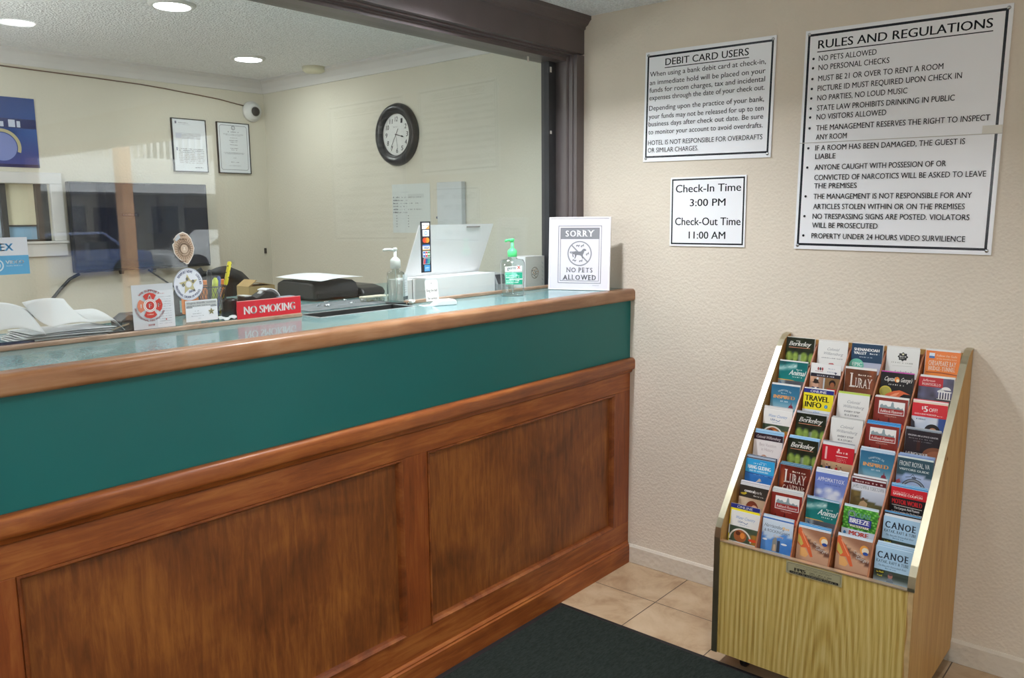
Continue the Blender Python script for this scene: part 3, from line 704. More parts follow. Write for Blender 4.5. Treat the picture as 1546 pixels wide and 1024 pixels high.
# ================================================================ ON THE COUNTER, LOBBY SIDE
# framed no-pets notice
def d_pets(s):
    G = '77777D'
    W, H = .254, .296
    s.frame(.037, .032, .220, .268, .0026, G); s.frame(.046, .041, .211, .259, .002, '66666C')
    s.rect(.048, .043, .209, .087, '84848A'); s.text('SORRY', .1285, .0765, .0255, 'F3F1F5', align=.5, w=.122, bold=.035, serif=True)
    cx, cy = .1285, .146
    s.ring(cx, cy, .0465, .0515, '8F8F95', n=48)
    s.line([(cx-.034, cy-.034), (cx+.034, cy+.034)], .0055, '8F8F95')
    dog = [(-.026, -.006), (-.020, -.010), (-.004, -.008), (.006, -.009), (.012, -.016), (.018, -.020), (.024, -.019), (.029, -.014), (.026, -.011), (.020, -.010), (.018, -.002), (.014, .006), (.016, .020), (.012, .021), (.008, .009), (-.004, .006), (-.012, .006), (-.014, .012), (-.018, .021), (-.022, .021), (-.019, .010), (-.022, .002), (-.027, .004), (-.024, .014), (-.028, .015), (-.031, .006), (-.029, -.001)]
    s.poly([(cx+x, cy+y) for x, y in dog], '7E7E84')
    s.line([(cx-.026, cy-.004), (cx-.034, cy+.001), (cx-.038, cy-.002)], .002, '7E7E84')
    for k, (x, y, a) in enumerate(((-.008, -.031, .3), (.012, -.031, -.3), (-.034, -.004, .2), (.034, .002, -.4), (-.022, .029, .5), (.006, .031, 0))):
        q = [(-.008, 0), (-.004, -.004), (.002, -.003), (.005, -.007), (.008, -.006), (.006, .0), (.005, .005), (.003, .001), (-.003, .001), (-.004, .005), (-.006, .004)]
        s.poly([(cx+x+u*math.cos(a)-v*math.sin(a), cy+y+u*math.sin(a)+v*math.cos(a)) for u, v in q], '86868B')
    s.text('NO PETS', .1285, .2225, .0195, '66666C', align=.5, w=.112, bold=.012, serif=True)
    s.text('ALLOWED', .1285, .2535, .0205, '5C5C62', align=.5, w=.142, bold=.03, serif=True)
    s.line([(.185, .2755), (.213, .2755)], .0012, '9A9AA0')
t = thing('framed_notice', 'white framed notice with a struck-out dog saying no pets allowed', 'sign', (-.178, .1425, ZT+.001), (math.radians(-4), 0, math.atan2(-.237, .091)), world=False)
sh = Sheet(.246, .288); d = Sheet(.254, .296); d_pets(d)
o = d.build('notice', 'DFDAE2', .002, t, rough=.2, matname='notice_paper')
W, H = .254, .296
b = MB()
for x0, x1, z0, z1 in ((-W/2-.003, -W/2+.004, 0, H+.003), (W/2-.004, W/2+.003, 0, H+.003), (-W/2+.004, W/2-.004, 0, .005), (-W/2+.004, W/2-.004, H-.003, H+.003)): b.box(x0, x1, -.0025, .008, z0, z1)
b.build('frame', mat('white_plastic_frame', 'EFECF0', .35, noise=.02), t, bevel=.0015)
MB().prism([(.004, .17), (.008, .17), (.085, .006), (.081, .006)], 0, -.03, .03).build('easel_back', m_white, t)

# hand sanitizer with a lime pump
m_clear = thin_glass('clear_gel_bottle', (.87, .91, .90), 3.2)
m_lime = mat('lime_green_plastic', '5FE38A', .35, noise=.02)
def bottle(name, label, x, y, rz, W, D, Hs, prof, capm, cap, nozzle, zb=ZT):
    t = thing(name, label, 'bottle', (x, y, zb+.0006), (0, 0, rz), world=False)
    n = 40; b = MB(); vs = []
    for f, h in prof:                          # rounded-rectangle sections
        for k in range(n):
            a = 2*PI*k/n; e = .62 if f > .5 else 1
            cx = math.copysign(abs(math.cos(a))**e, math.cos(a)); cy = math.copysign(abs(math.sin(a))**e, math.sin(a))
            vs.append((cx*W/2*f, cy*(D/2*f if f > .5 else W/2*f), h))
    fs = [(i*n+k, i*n+(k+1) % n, (i+1)*n+(k+1) % n, (i+1)*n+k) for i in range(len(prof)-1) for k in range(n)]
    m = (len(prof)-1)*n
    fs += [tuple(range(n))[::-1], tuple(range(m, m+n))]
    b.add(vs, fs, True).build('body', m_clear, t)
    b = MB().lathe(cap, 0, 0, Hs, n=28); b.build('pump_collar', capm, t)
    b = MB().tube(nozzle, .0048, 10); b.lathe([(.005, nozzle[0][2]-.004), (.0085, nozzle[0][2]+.004), (.009, nozzle[0][2]+.008), (.006, nozzle[0][2]+.011), (.001, nozzle[0][2]+.0115)], nozzle[0][0], nozzle[0][1], 0, n=20)
    b.build('pump_head', capm, t)
    MB().tube([(0, 0, .012), (.002, 0, .07), (0, 0, Hs)], .002, 8).build('dip_tube', mat('milky_tube', 'E6EEEA', .3, noise=0), t)
    return t
gel = bottle('sanitizer_bottle', 'clear hand sanitizer bottle with a lime green pump on the counter', -.513, .213, -.72, .096, .056, .142,
             [(.80, 0), (.88, .002), (.90, .01), (.93, .04), (.97, .09), (1, .115), (.98, .128), (.86, .139), (.40, .143), (.32, .15), (.3, .156)], m_lime,
             [(.0165, .008), (.0185, .010), (.0185, .030), (.014, .036), (.008, .040), (.006, .043), (.006, .062), (.001, .062)], [(0, 0, .209), (-.012, -.004, .214), (-.024, -.008, .213), (-.028, -.009, .208)])
sh = Sheet(.074, .085, 1)
sh.poly([(.004, .004), (.070, .001), (.070, .022), (.004, .024)], 'E4EFEA'); sh.text('germ', .012, .016, .013, '3A3F48', w=.034, bold=.02, rise=.06); sh.text('X', .050, .0135, .013, 'D25A50', bold=.05)
sh.rect(.006, .030, .040, .070, '5FC9A6'); sh.rect(.036, .027, .071, .072, '24A582'); sh.ell(.040, .036, .012, .008, '8FE0C6')
for k in range(5): sh.scribble(.008, .040+k*.0065, .05, .0035, 'E6F6F0' if k != 2 else '1D7E66', seed=k)
sh.rect(.020, .050, .071, .054, 'DDEFE8')
o = sh.build('label', '7FD8BC', .0004, gel, rough=.3, outline=[(.004, .026), (.070, .026), (.071, .073), (.006, .071)], matname='bottle_label'); o.location = (0, -.0290, .033)

# ring-for-service card on its white base
t = thing('bell_card', 'small white upright card on a white block asking to ring the bell', 'sign', (-.905, .205, ZT), (0, 0, -.35), world=False)
MB().prism([(-.045, 0), (.045, 0), (.045, .013), (.036, .020), (-.012, .020), (-.03, .014)], 1, -.030, .014).build('base', mat('white_bell_plastic', 'E6E6E8', .3, noise=.02), t, bevel=.003)
MB().prism([(-.078, 0), (-.044, 0), (-.044, .004), (-.078, .0015)], 1, -.022, .022).build('flap', mat('white_card', 'DCDCDC', .6, noise=.02), t)
sh = Sheet(.05, .074); sh.text('Ring the bell', .025, .041, .010, '55555A', align=.5, w=.042, bold=.01); sh.text('for service', .025, .068, .009, '55555A', align=.5, w=.036, bold=.01); sh.ell(.025, .012, .0025, .0016, '8A8A8A')
o = sh.build('card', 'E4E1DA', .0012, t, outline=[(0, .006), (.006, 0), (.044, 0), (.05, .006), (.05, .074), (0, .074)], matname='card_stock'); o.location = (-.036, -.004, .0155); o.rotation_euler = (math.radians(-8), 0, .1)

# cash tray sunk in the counter
t = thing('cash_tray', 'sunken dark cash tray with a steel rim set into the counter under the glass', 'tray', (-1.195, .30, ZT))
b = MB(); r = .006
b.box(TX0-r, TX1+r, TY0-r, TY0, ZT, ZT+.0015).box(TX0-r, TX1+r, TY1, TY1+r, ZT, ZT+.0015).box(TX0-r, TX0, TY0, TY1, ZT, ZT+.0015).box(TX1, TX1+r, TY0, TY1, ZT, ZT+.0015)
b.build('rim', mat('brushed_steel', 'D2D4D4', .3, metal=.6, noise=.05), t)
b = MB(); b.box(TX0, TX1, TY0, TY1, 1.166, 1.169).box(TX0, TX1, TY0, TY0+.002, 1.169, ZT).box(TX0, TX1, TY1-.002, TY1, 1.169, ZT).box(TX0, TX0+.002, TY0+.002, TY1-.002, 1.169, ZT).box(TX1-.002, TX1, TY0+.002, TY1-.002, 1.169, ZT)
b.build('well', mat('dark_tray', '3A3B3A', .5, noise=.1), t)
t = MB()
t.tube([(-1.02, .37, ZT+.006), (-.99, .345, ZT+.004), (-.965, .315, ZT+.004), (-.985, .29, ZT+.004)], .003, 8)
tag(t.build('black_cord', mat('black_cord', '1E1B1A', .5), off=(-1, .33, ZT)), 'short black cord crossing the end of the cash tray', 'cord')
t = MB(); pts = []
for k in range(26): a = k*.9; pts.append((-.962+.010*math.cos(a), .298+.009*math.sin(a*1.3), ZT+.006+.0045*(1+math.sin(a*.7))))
t.tube(pts, .0026, 7)
tag(t.build('white_cord_knot', mat('white_cord', 'E2DDD4', .6), off=(-.962, .298, ZT)), 'tangled knot of white cord lying on the counter between the tray and bell card', 'cord')
t = MB(); t.tube([(-1.20+.035*math.cos(a/10), .262+.008*math.sin(a/10*2), 1.172+.02*math.sin(a/10)) for a in range(2, 32, 2)], .0014, 6)
tag(t.build('pen_chain', mat('chain_steel', 'D8D8D6', .3, metal=.5), off=(-1.2, .262, 1.172)), 'loop of thin pale wire resting in the cash tray', 'wire')

# ================================================================ BROCHURE RACK
RY0, RY1 = -.672, -1.281                # outer faces of the two side panels
XF, ZB = -.533, .048
m_oak = wood('golden_oak_veneer', 'B39248', 'CFB365', 'DFC884', grain=(20, 45, 1.1), scale=3, rough=.45, coat=.1, cath=3.2)
m_oakside = wood('oak_side_panel', 'A4793E', 'BA8F50', 'C79F62', grain=(14, 14, 1), scale=3, rough=.5, coat=.05)
m_div = wood('reddish_divider_wood', '7E4524', '9C5B33', 'B06E42', grain=(10, 10, 1.5), rough=.5)
m_gold = mat('polished_brass_trim', 'C2BAA0', .33, metal=1, noise=.12, nscale=14)
m_raw = mat('raw_particle_edge', 'C7A877', .8, noise=.12, nscale=40)
A_LEAN = math.radians(8); UX, UZ = math.sin(A_LEAN), math.cos(A_LEAN)
T0, T7 = (-.062, 1.060), (-.475, .532)  # top front edge of the first and last row of brochures (x, z)
def row_top(i): return (T0[0]+(T7[0]-T0[0])*i/7, T0[1]+(T7[1]-T0[1])*i/7)
def side_profile(grow=0):
    p = [(-.004, ZB), (XF, ZB), (XF, .450), (XF+.006, .482), (XF+.022, .508)]
    p += [(-.085, 1.028), (-.062, 1.050), (-.036, 1.064), (-.004, 1.068)]
    return p
rack = thing('brochure_rack', 'oak floor rack with brass trim holding forty pockets of tourist brochures', 'display rack', (-.28, -.98, 0))
for y0, y1 in ((RY0-.016, RY0), (RY1, RY1+.016)):
    MB().prism(side_profile(), 1, min(y0, y1), max(y0, y1)).build('side_panel', m_oakside, rack, bevel=.001)
def edge_strip(pts, y0, y1, out, th):
    """metal strip bent along a profile edge"""
    b = MB(); vs = []; n = len(pts)
    for i, (x, z) in enumerate(pts):
        a = pts[max(i-1, 0)]; c = pts[min(i+1, n-1)]; dx, dz = c[0]-a[0], c[1]-a[1]; l = math.hypot(dx, dz); nx, nz = -dz/l, dx/l
        for yy, o in ((y0, out), (y1, out), (y1, out+th), (y0, out+th)): vs.append((x+nx*o, yy, z+nz*o))
    fs = [(i*4+k, i*4+(k+1) % 4, i*4+4+(k+1) % 4, i*4+4+k) for i in range(n-1) for k in range(4)]+[(0, 1, 2, 3), (n*4-4, n*4-3, n*4-2, n*4-1)]
    return b.add(vs, fs)
def dense(pts, k=4):
    r = []
    for a, b in zip(pts, pts[1:]): r += [(a[0]+(b[0]-a[0])*i/k, a[1]+(b[1]-a[1])*i/k) for i in range(k)]
    return r+[pts[-1]]
full = side_profile()[1:]
edge_strip(dense(full), RY0-.018, RY0+.002, .0, .0025).build('edge_trim', m_gold, rack)
edge_strip(dense([(XF, .44)]+full[1:]), RY1-.002, RY1+.018, .0, .0025).build('edge_trim', m_gold, rack)
# bare edge where the trim has come off
b = MB(); vs = []
for k in range(13):
    z = ZB+(.44-ZB)*k/12; wv = .004*math.sin(k*1.3)
    vs += [(XF-.0008, RY1+.001, z), (XF-.0008, RY1+.013+wv*.6, z)]
b.add(vs, [(2*i, 2*i+1, 2*i+3, 2*i+2) for i in range(12)]).build('bare_edge', m_raw, rack)
iy0, iy1 = RY0-.016, RY1+.016
fp = MB().box(XF+.003, XF+.016, iy1, iy0, ZB, .437).build('front_panel', m_oak, rack)
MB().box(XF+.001, XF+.019, iy1, iy0, .437, .4405).build('top_trim', mat('pale_metal_trim', 'E2C9A8', .3, metal=.7, noise=.05), fp)
MB().box(-.012, -.004, iy1, iy0, ZB, 1.052).build('back_panel', m_oakside, rack)
MB().box(XF+.016, -.012, iy1, iy0, ZB, ZB+.012).build('bottom_panel', m_oakside, rack)
PITCH_Y = (iy0-iy1)/5
def off_line(d):
    """points along the front line of the rows, pushed d metres forward of the brochures"""
    dx, dz = T7[0]-T0[0], T7[1]-T0[1]; l = math.hypot(dx, dz); nx, nz = dz/l, -dx/l
    return nx*d, nz*d
nx, nz = off_line(.004)
for k in range(1, 5):
    y = iy0-PITCH_Y*k
    poly = [(-.012, ZB+.012), (XF+.016, ZB+.012), (XF+.016, .437), (T7[0]+nx+.0, T7[1]+nz), (T0[0]+nx, T0[1]+nz-.03), (-.03, 1.05), (-.012, 1.05)]
    MB().prism(poly, 1, y-.0025, y+.0025).build('divider', m_div, rack)
BH = .228
for i in range(8):
    x, z = row_top(i); d = .022
    bx, bz = x+d, z+.0
    p = [(bx-.02*UX, bz-.02*UZ), (bx-BH*UX-.003, bz-BH*UZ-.003), (bx-BH*UX-.034, bz-BH*UZ-.003), (bx-BH*UX-.034, bz-BH*UZ-.0055), (bx-BH*UX, bz-BH*UZ-.0055), (bx-.02*UX+.0026, bz-.02*UZ)]
    MB().prism(p, 1, iy1, iy0).build('pocket_shelf', m_div, rack)
for cx, cy in ((-.475, -.765), (-.475, -1.195), (-.09, -.765), (-.09, -1.195)):
    b = MB().lathe([(.0005, -.011), (.020, -.011), (.024, -.007), (.024, .007), (.020, .011), (.0005, .011)], cx, cy, .0242, n=24, axis=1)
    b.box(cx-.010, cx+.010, cy-.017, cy-.012, .02, ZB).box(cx-.010, cx+.010, cy+.012, cy+.017, .02, ZB).box(cx-.018, cx+.018, cy-.02, cy+.02, ZB-.005, ZB)
    b.build('caster', mat('black_caster', '1C1B1C', .5), rack)
# maker's plate
def d_plate(s):
    s.frame(.004, .004, .166, .034, .0012, '6E6C58', r=.004)
    s.scribble(.03, .011, .11, .0022, '77745C', seed=2); s.scribble(.06, .0145, .075, .0022, '77745C', seed=3)
    s.text('FPIS', .026, .0265, .0105, '26251F', w=.036, bold=.05)
    s.scribble(.074, .022, .066, .0028, '3A382E', seed=5); s.scribble(.074, .027, .058, .0028, '3A382E', seed=6)
    s.rect(.012, .029, .160, .036, '1F1E1B'); s.scribble(.016, .034, .14, .003, '9A9784', seed=9)
pl_ = Sheet(.17, .039); d_plate(pl_)
o = pl_.build('maker_plate', 'A9A382', .0012, fp, rough=.35, matname='satin_plate'); o.location = (XF+.0015+.28, -.997+.98, .3945); o.rotation_euler = (0, 0, -PI/2)

# ---------------------------------------------------------------- brochure artwork (unit = brochure width, v down; about .88 shows)
def script(s, t, x, y, c, col, w=None, align=0, bold=.0, rise=0): s.text(t, x, y, c, col, w=w, bold=bold, shear=.35, align=align, rise=rise)
def a_berkeley(s):
    def f(u, v):
        g = vn(u*9, v*9, 3)
        base = mixc('14170F', '2C3420', g)
        if v > .5:
            t = 0
            for cx, r in ((.14, .15), (.36, .13), (.66, .16), (.92, .12)):
                d = math.hypot((u-cx)/r, (v-.72)/.22); t = max(t, 1-d*d)
            base = mixc(mixc('1B2415', '24301E', g), mixc('6F8A3A', 'A9BC5E', vn(u*18, v*18, 5)), min(1, t*1.6)) if t > 0 else mixc('1B2415', '2A3650', g)
            if v > .94 or (abs(u-.52) < .03 and v > .6): base = mixc(base, 'C9D2C4', .5)
        return base
    s.grid(0, 0, 1, .95, 22, 20, f)
    s.text('VISIT', .34, .135, .04, 'E8E6DE', w=.16, bold=.03); script(s, 'Berkeley', .10, .29, .17, 'F4F2EC', w=.76, bold=.03)
    s.line([(.10, .35), (.86, .35)], .022, 'B97A62')
def a_willwhite(s, extra=False):
    s.rect(0, 0, 1, 1, 'E2E1DD'); script(s, 'Colonial', .30, .30, .10, '8E9094', w=.4); script(s, 'Williamsburg', .18, .45, .10, '8E9094', w=.66)
    if extra:
        s.scribble(.14, .58, .72, .035, '9A9A9A', seed=4); s.poly([(.36, .82), (.42, .74), (.55, .73), (.62, .80), (.60, .83), (.40, .84)], 'B03A3E')
    else:
        s.text('EVERY STEP', .5, .60, .06, '4A4A4C', align=.5, w=.5, bold=.02); s.text('IS A STORY.', .5, .72, .06, '4A4A4C', align=.5, w=.46, bold=.02)
def a_shen(s):
    s.rect(0, 0, 1, .62, '21405C'); s.grid(0, .62, 1, 1, 6, 5, lambda u, v: mixc('9FA9C0', 'C9C6D2', v+.3*u))
    s.text('SHENANDOAH', .08, .24, .10, 'F0F0EE', w=.82, bold=.05); s.text('VALLEY', .08, .36, .10, 'F0F0EE', w=.42, bold=.05); s.scribble(.60, .34, .30, .05, 'D8DCE2', seed=2); s.scribble(.28, .46, .42, .035, 'C8D2DC', seed=3)
    s.ell(.20, .74, .24, .23, '6CB9A2'); s.text('EPIC', .06, .76, .13, 'EAF4EE', w=.33, bold=.02); s.scribble(.06, .85, .33, .04, 'A8D8C8', seed=5)
def a_badge(s):
    s.rect(0, 0, 1, 1, 'E0E0DC'); s.ell(.50, .28, .13, .12, '25282A')
    for k in range(8): a = k*PI/4; s.ell(.5+.125*math.cos(a), .28+.115*math.sin(a), .032, .032, '25282A')
    s.ell(.5, .20, .035, .03, 'C9C9A8'); s.scribble(.40, .29, .2, .04, 'C8C8C4', seed=2); s.scribble(.42, .34, .16, .03, 'C8C8C4', seed=8)
    s.scribble(.16, .50, .66, .045, 'AFAFA8', seed=3); s.line([(.2, .60), (.8, .57)], .008, 'B0B0AA')
    for k in range(7): s.line([(.28+.08*k, .86), (.31+.08*k, .74+.03*(k % 2)), (.34+.08*k, .78)], .012, '8D949C')
def a_ches(s):
    s.grid(0, 0, 1, 1, 6, 10, lambda u, v: mixc('E2712A', 'EC8A34', v+.2*vn(u*5, v*9)))
    s.rect(.10, .07, .26, .17, 'DDE6EE'); s.rect(.10, .17, .26, .24, '3B6CA8')
    s.text('Follow the Gulls', .32, .17, .07, 'F3D9B8', w=.58); s.text('or the shoreline home', .32, .26, .05, 'F3D9B8', w=.58)
    s.text('CHESAPEAKE BAY', .10, .46, .15, 'F0E9DC', w=.80, bold=.02, serif=True); s.text('BRIDGE-TUNNEL', .10, .62, .13, 'F0E9DC', w=.78, bold=.02, serif=True)
    s.poly([(.05, .68), (.5, .665), (.95, .70), (.95, .73), (.5, .70), (.05, .71)], '9A4020'); s.rect(0, .90, 1, 1, 'C8561E')
def a_animal(s):
    def f(u, v):
        b = mixc('0F5A5C', '1B7B78', v+.3*vn(u*4, v*4))
        d = (v-(.16+.7*(1-u)*.35-.1*u)); t = 1-abs(d)/.2
        if u < .62 and t > 0: b = mixc(b, 'DDEAE6', t*(.5+.6*vn(u*14, v*14, 2)))
        if u < .25 and v < .2: b = mixc(b, '3A4A50', .5)
        return b
    s.grid(0, 0, 1, .66, 20, 14, f)
    script(s, 'Animal', .36, .46, .19, 'EEF4F0', w=.56, bold=.02); s.scribble(.62, .28, .22, .04, 'BFD8D4', seed=2); s.scribble(.50, .54, .36, .04, 'C9E0DC', seed=3)
    s.poly([(0, .63), (.5, .64), (1, .74), (1, .77), (.5, .67), (0, .66)], 'E3B04A')
    s.grid(0, .66, 1, 1, 14, 6, lambda u, v: mixc(mixc('3E5548', '8C8478', vn(u*8, v*4, 4)), 'A9C0D8' if u < .28 else '4A4660', .5)); s.line([(.08, .74), (.2, .86), (.3, .82)], .03, '3A6AA8')
def a_people(s):
    s.rect(0, 0, 1, .32, 'E4E2E0'); s.scribble(.14, .26, .28, .03, 'B88A88', seed=1)
    for x in (.24, .31, .38): s.ell(x, .16, .03, .055, 'A0484A' if x != .31 else '3A3A44')
    s.scribble(.58, .14, .22, .03, '9AA0B4', seed=2); s.scribble(.55, .25, .3, .03, '9AA0B4', seed=6); s.poly([(.76, .24), (.88, .24), (.83, .32), (.82, .27)], '2A2E44')
    s.rect(0, .32, 1, .44, '2A2833'); s.scribble(.22, .41, .58, .045, 'C4C4CC', seed=3)
    s.grid(0, .44, 1, 1, 10, 8, lambda u, v: mixc('D9A888', '4A3A34', u*1.0) if u < .5 else mixc('7A5A3C', '8C6A44', vn(u*6, v*6)))
    s.ell(.20, .72, .09, .11, 'CFA38A'); s.poly([(.06, .64), (.12, .62), (.14, .52), (.27, .52), (.29, .62), (.34, .65), (.2, .68)], '33271F'); s.ell(.25, .50, .04, .04, 'D8D8D8'); s.poly([(.05, .95), (.08, .80), (.33, .80), (.36, .95)], '2E3A5C'); s.poly([(.17, .80), (.25, .80), (.22, .92)], 'E4E4E4')
    s.rect(.45, .46, .50, 1, 'B9BDC0')
    s.ell(.76, .62, .11, .12, '2A1A16'); s.ell(.76, .67, .075, .09, '9C5E3E'); s.poly([(.55, .96), (.60, .80), (.92, .80), (.95, .96)], 'B8322C')
def luray(cav):
    def a(s):
        s.grid(0, 0, 1, 1, 16, 16, lambda u, v: mixc(mixc('4E1A14', '7E2E20', vn(u*5, v*6, 2)), 'D97A48', max(0, .9-abs(u-.10)*8-abs(v-.55)*1.2)) if cav else mixc(mixc('54301E', '7C4428', vn(u*4, v*7, 1)), 'C0603A', max(0, .5-abs(u-.85)*4)))
        s.scribble(.42, .20, .42, .05, 'E9DACB', seed=2)
        s.text('L', .16, .60 if not cav else .56, .46 if not cav else .42, 'F2EBE2', w=.19, bold=.02, serif=True); s.text('URAY', .34, .60 if not cav else .56, .31 if not cav else .30, 'F2EBE2', w=.54, bold=.01, serif=True)
        if cav: s.text('CAVERNS', .14, .88, .25, 'E9D9CB', w=.72, bold=.01, serif=True)
        else:
            for k in range(4): s.line([(.1, .68+.035*k), (.95, .66+.035*k)], .012, '8C5A40')
            s.rect(0, .80, 1, 1, '3E2418')
    return a
def a_captain(s):
    s.rect(0, 0, 1, 1, '19171A'); script(s, 'Captain', .10, .28, .15, 'F0EDE8', w=.36, bold=.02); script(s, "George's", .60, .28, .15, 'F0EDE8', w=.34, bold=.02)
    s.ell(.50, .22, .075, .09, 'E48A3C'); s.ell(.525, .25, .05, .05, 'F2E2C4'); s.scribble(.26, .41, .46, .045, 'C9C6C0', seed=3)
    s.ell(.18, .64, .19, .19, 'C9B84A'); s.ell(.18, .64, .155, .155, 'A9A24C')
    s.poly([(.12, .90), (.20, .72), (.42, .60), (.60, .55), (.72, .58), (.94, .66), (.74, .66), (.60, .78), (.40, .84), (.24, .92)], 'D9663C'); s.poly([(.30, .78), (.48, .66), (.62, .62), (.52, .74)], 'EC9A74'); s.line([(.70, .80), (.95, .88)], .02, 'B9B4AC')
def a_monti(s):
    s.grid(0, 0, 1, 1, 18, 14, lambda u, v: mixc(mixc('39323A', '6A6A8C', vn(u*7, v*7, 3)), '4A4A30', max(0, v-.6)*2.5))
    s.rect(0, 0, .70, .30, 'B5202C'); script(s, 'Jefferson', .10, .14, .08, 'EFC9C6', w=.36); s.text("MONTICELLO", .10, .26, .075, 'F0E4E0', w=.54, bold=.0, serif=True)
    s.ell(.80, .36, .14, .10, 'E6E4E2', a0=PI, a1=2*PI); s.rect(.56, .40, .96, .44, 'E2E0DE'); s.poly([(.56, .40), (.67, .33), (.78, .40)], 'D0CECC')
    for k in range(5): s.rect(.60+.075*k, .44, .63+.075*k, .64, 'ECEAE8')
    s.rect(.56, .64, .96, .66, 'D8D6D2'); s.ell(.30, .76, .18, .04, 'C9A83A'); s.ell(.52, .78, .10, .03, 'B8562E'); s.grid(0, .80, 1, 1, 8, 3, lambda u, v: mixc('4C5A30', 'C8B48A', v))
def a_inspired(s):
    s.grid(0, 0, 1, 1, 4, 14, lambda u, v: mixc('2C6588', '3F7F9C', v*2) if v < .5 else mixc('3F7F9C', 'C4D6DC', (v-.5)*2.3))
    s.arc('HAMPTON, VA', .47, .62, .45, .065, 'E4EDF0', 88, 62, bold=.02); s.scribble(.36, .29, .2, .03, 'C4D8E0', seed=2)
    s.text('INSPIRED', .10, .47, .125, 'E2A05C', w=.76, bold=.05); s.text('EST. 1610', .36, .58, .05, 'E9F0F2', w=.26, bold=.03)
    s.poly([(.62, .86), (.86, .86), (.84, .76), (.80, .74), (.64, .76)], '2E7A82'); s.poly([(.66, .76), (.82, .76), (.80, .68), (.76, .66), (.755, .60), (.735, .60), (.73, .66), (.68, .68)], '8C3A48'); s.line([(.745, .60), (.745, .55)], .01, '4A4A58'); s.line([(.60, .80), (.60, .86), (.88, .86), (.88, .79)], .018, '2E7A82')
def a_travel(s):
    s.rect(0, 0, 1, .14, '2C3480'); s.text('ONLINE', .22, .115, .085, 'F0F0F0', w=.54, bold=.02); s.rect(0, .14, 1, .70, 'EAD92E')
    s.text('TRAVEL', .05, .40, .19, '1A1A18', w=.82, bold=.04); s.text('INFO', .07, .62, .19, '1A1A18', w=.56, bold=.04)
    s.ell(.78, .55, .055, .06, '2F86C4'); s.text('i', .78, .575, .055, 'F4F4F4', align=.5, bold=.05); s.rect(0, .70, 1, 1, 'DDE3E6')
    s.text('visitor', .07, .82, .085, '8A9298', w=.28); s.text('tips', .37, .82, .085, '3A8EC8', w=.22, bold=.04); s.rect(.64, .80, .67, .83, 'C23A2E'); s.text('com', .70, .83, .06, '55606A', w=.2)
    s.scribble(.07, .88, .8, .03, '9AA4B4', seed=4)
def a_ashland(s):
    s.grid(0, 0, 1, 1, 8, 12, lambda u, v: mixc('7C2A24', '96362A', vn(u*6, v*3, 6)-.2*(v > .7)))
    s.rect(.14, .10, .92, .52, 'E8E6E2'); s.rect(.16, .34, .90, .50, 'A02C2A')
    s.poly([(.18, .33), (.18, .25), (.24, .20), (.28, .25), (.36, .22), (.42, .28), (.50, .26), (.52, .14), (.55, .11), (.58, .14), (.60, .26), (.66, .30), (.72, .25), (.80, .30), (.86, .27), (.88, .33)], '8FA0A4')
    s.line([(.18, .33), (.88, .33)], .012, '4A5558'); s.text('Ashland-Hanover', .19, .465, .095, 'F2EDE8', w=.68, bold=.03, serif=True); s.text('VIRGINIA', .34, .60, .05, 'C9988C', w=.36)
    s.ell(.18, .80, .025, .12, '4E1A18'); s.ell(.48, .76, .03, .14, '571E1A'); s.ell(.80, .86, .13, .10, 'D2543A'); s.ell(.77, .83, .05, .03, 'EC9478'); s.ell(.44, .90, .1, .06, 'BC4634')
def a_five(s):
    s.rect(0, 0, 1, .42, 'D22A36'); s.text('$', .27, .19, .10, 'F4EEEA', w=.05, bold=.02); s.text('5', .33, .26, .19, 'F4EEEA', w=.12, bold=.05); s.text('OFF!', .48, .24, .12, 'F4EEEA', w=.24, bold=.02)
    s.text('BUILD-A-BEAR WORKSHOP', .08, .36, .05, 'F0D8D4', w=.62, bold=.03); s.scribble(.72, .365, .18, .03, 'E8B8B4', seed=2)
    s.grid(0, .42, 1, 1, 14, 8, lambda u, v: mixc('B9C6D8', 'D8DCE4', vn(u*7, v*7, 2)) if u < .75 else mixc('2E4A88', '3A5A9C', v))
    s.poly([(0, .50), (.10, .60), (.14, .95), (0, .95)], '3C3C48'); s.ell(.22, .90, .16, .12, '2A2A30'); s.scribble(.14, .52, .3, .05, '7A8AA0', seed=5)
    s.ell(.62, .82, .22, .20, '1C1A1E'); s.ell(.64, .86, .12, .13, 'C08A6C'); s.ell(.64, .91, .05, .02, 'E8E0DA')
def a_county(s):
    s.rect(0, 0, 1, .50, 'E6E4E0'); script(s, 'Water Country', .16, .25, .10, '6F94C4', w=.66); s.text('USA', .26, .37, .07, '4A6A9C', w=.17, bold=.02); s.line([(.44, .34), (.54, .38), (.60, .33)], .02, '4A6A9C'); s.scribble(.34, .44, .3, .03, '8AA0C0', seed=3)
    s.grid(0, .50, 1, 1, 16, 10, lambda u, v: mixc(mixc('3A4A3C', '54604A', vn(u*6, v*6, 3)), 'C8862E', max(0, .9-abs(u-.85)*5)*(v > .3)))
    s.ring(.38, .95, .34, .39, 'DDD6CC', n=24, a0=PI, a1=2*PI); s.ell(.38, .80, .22, .20, '9C5A34'); s.ell(.30, .72, .08, .07, '5A2E1E'); s.ell(.46, .78, .08, .10, 'D9843C'); s.ell(.82, .86, .16, .05, 'D9502E', n=20)
def a_best(s):
    s.rect(0, 0, 1, 1, 'DDD6D4'); s.rect(0, 0, 1, .22, '33222E'); script(s, 'Colonial Williamsburg', .07, .16, .10, 'E8DEDE', w=.84, bold=.01)
    s.text('Best Vacation', .5, .42, .11, 'B2A4A4', align=.5, w=.58); s.text('in History', .5, .58, .11, 'B2A4A4', align=.5, w=.42)
    s.ell(.40, .82, .11, .11, 'B98A72'); s.ell(.44, .88, .10, .07, '4A342C'); s.ell(.66, .90, .07, .06, 'B4ACA8')
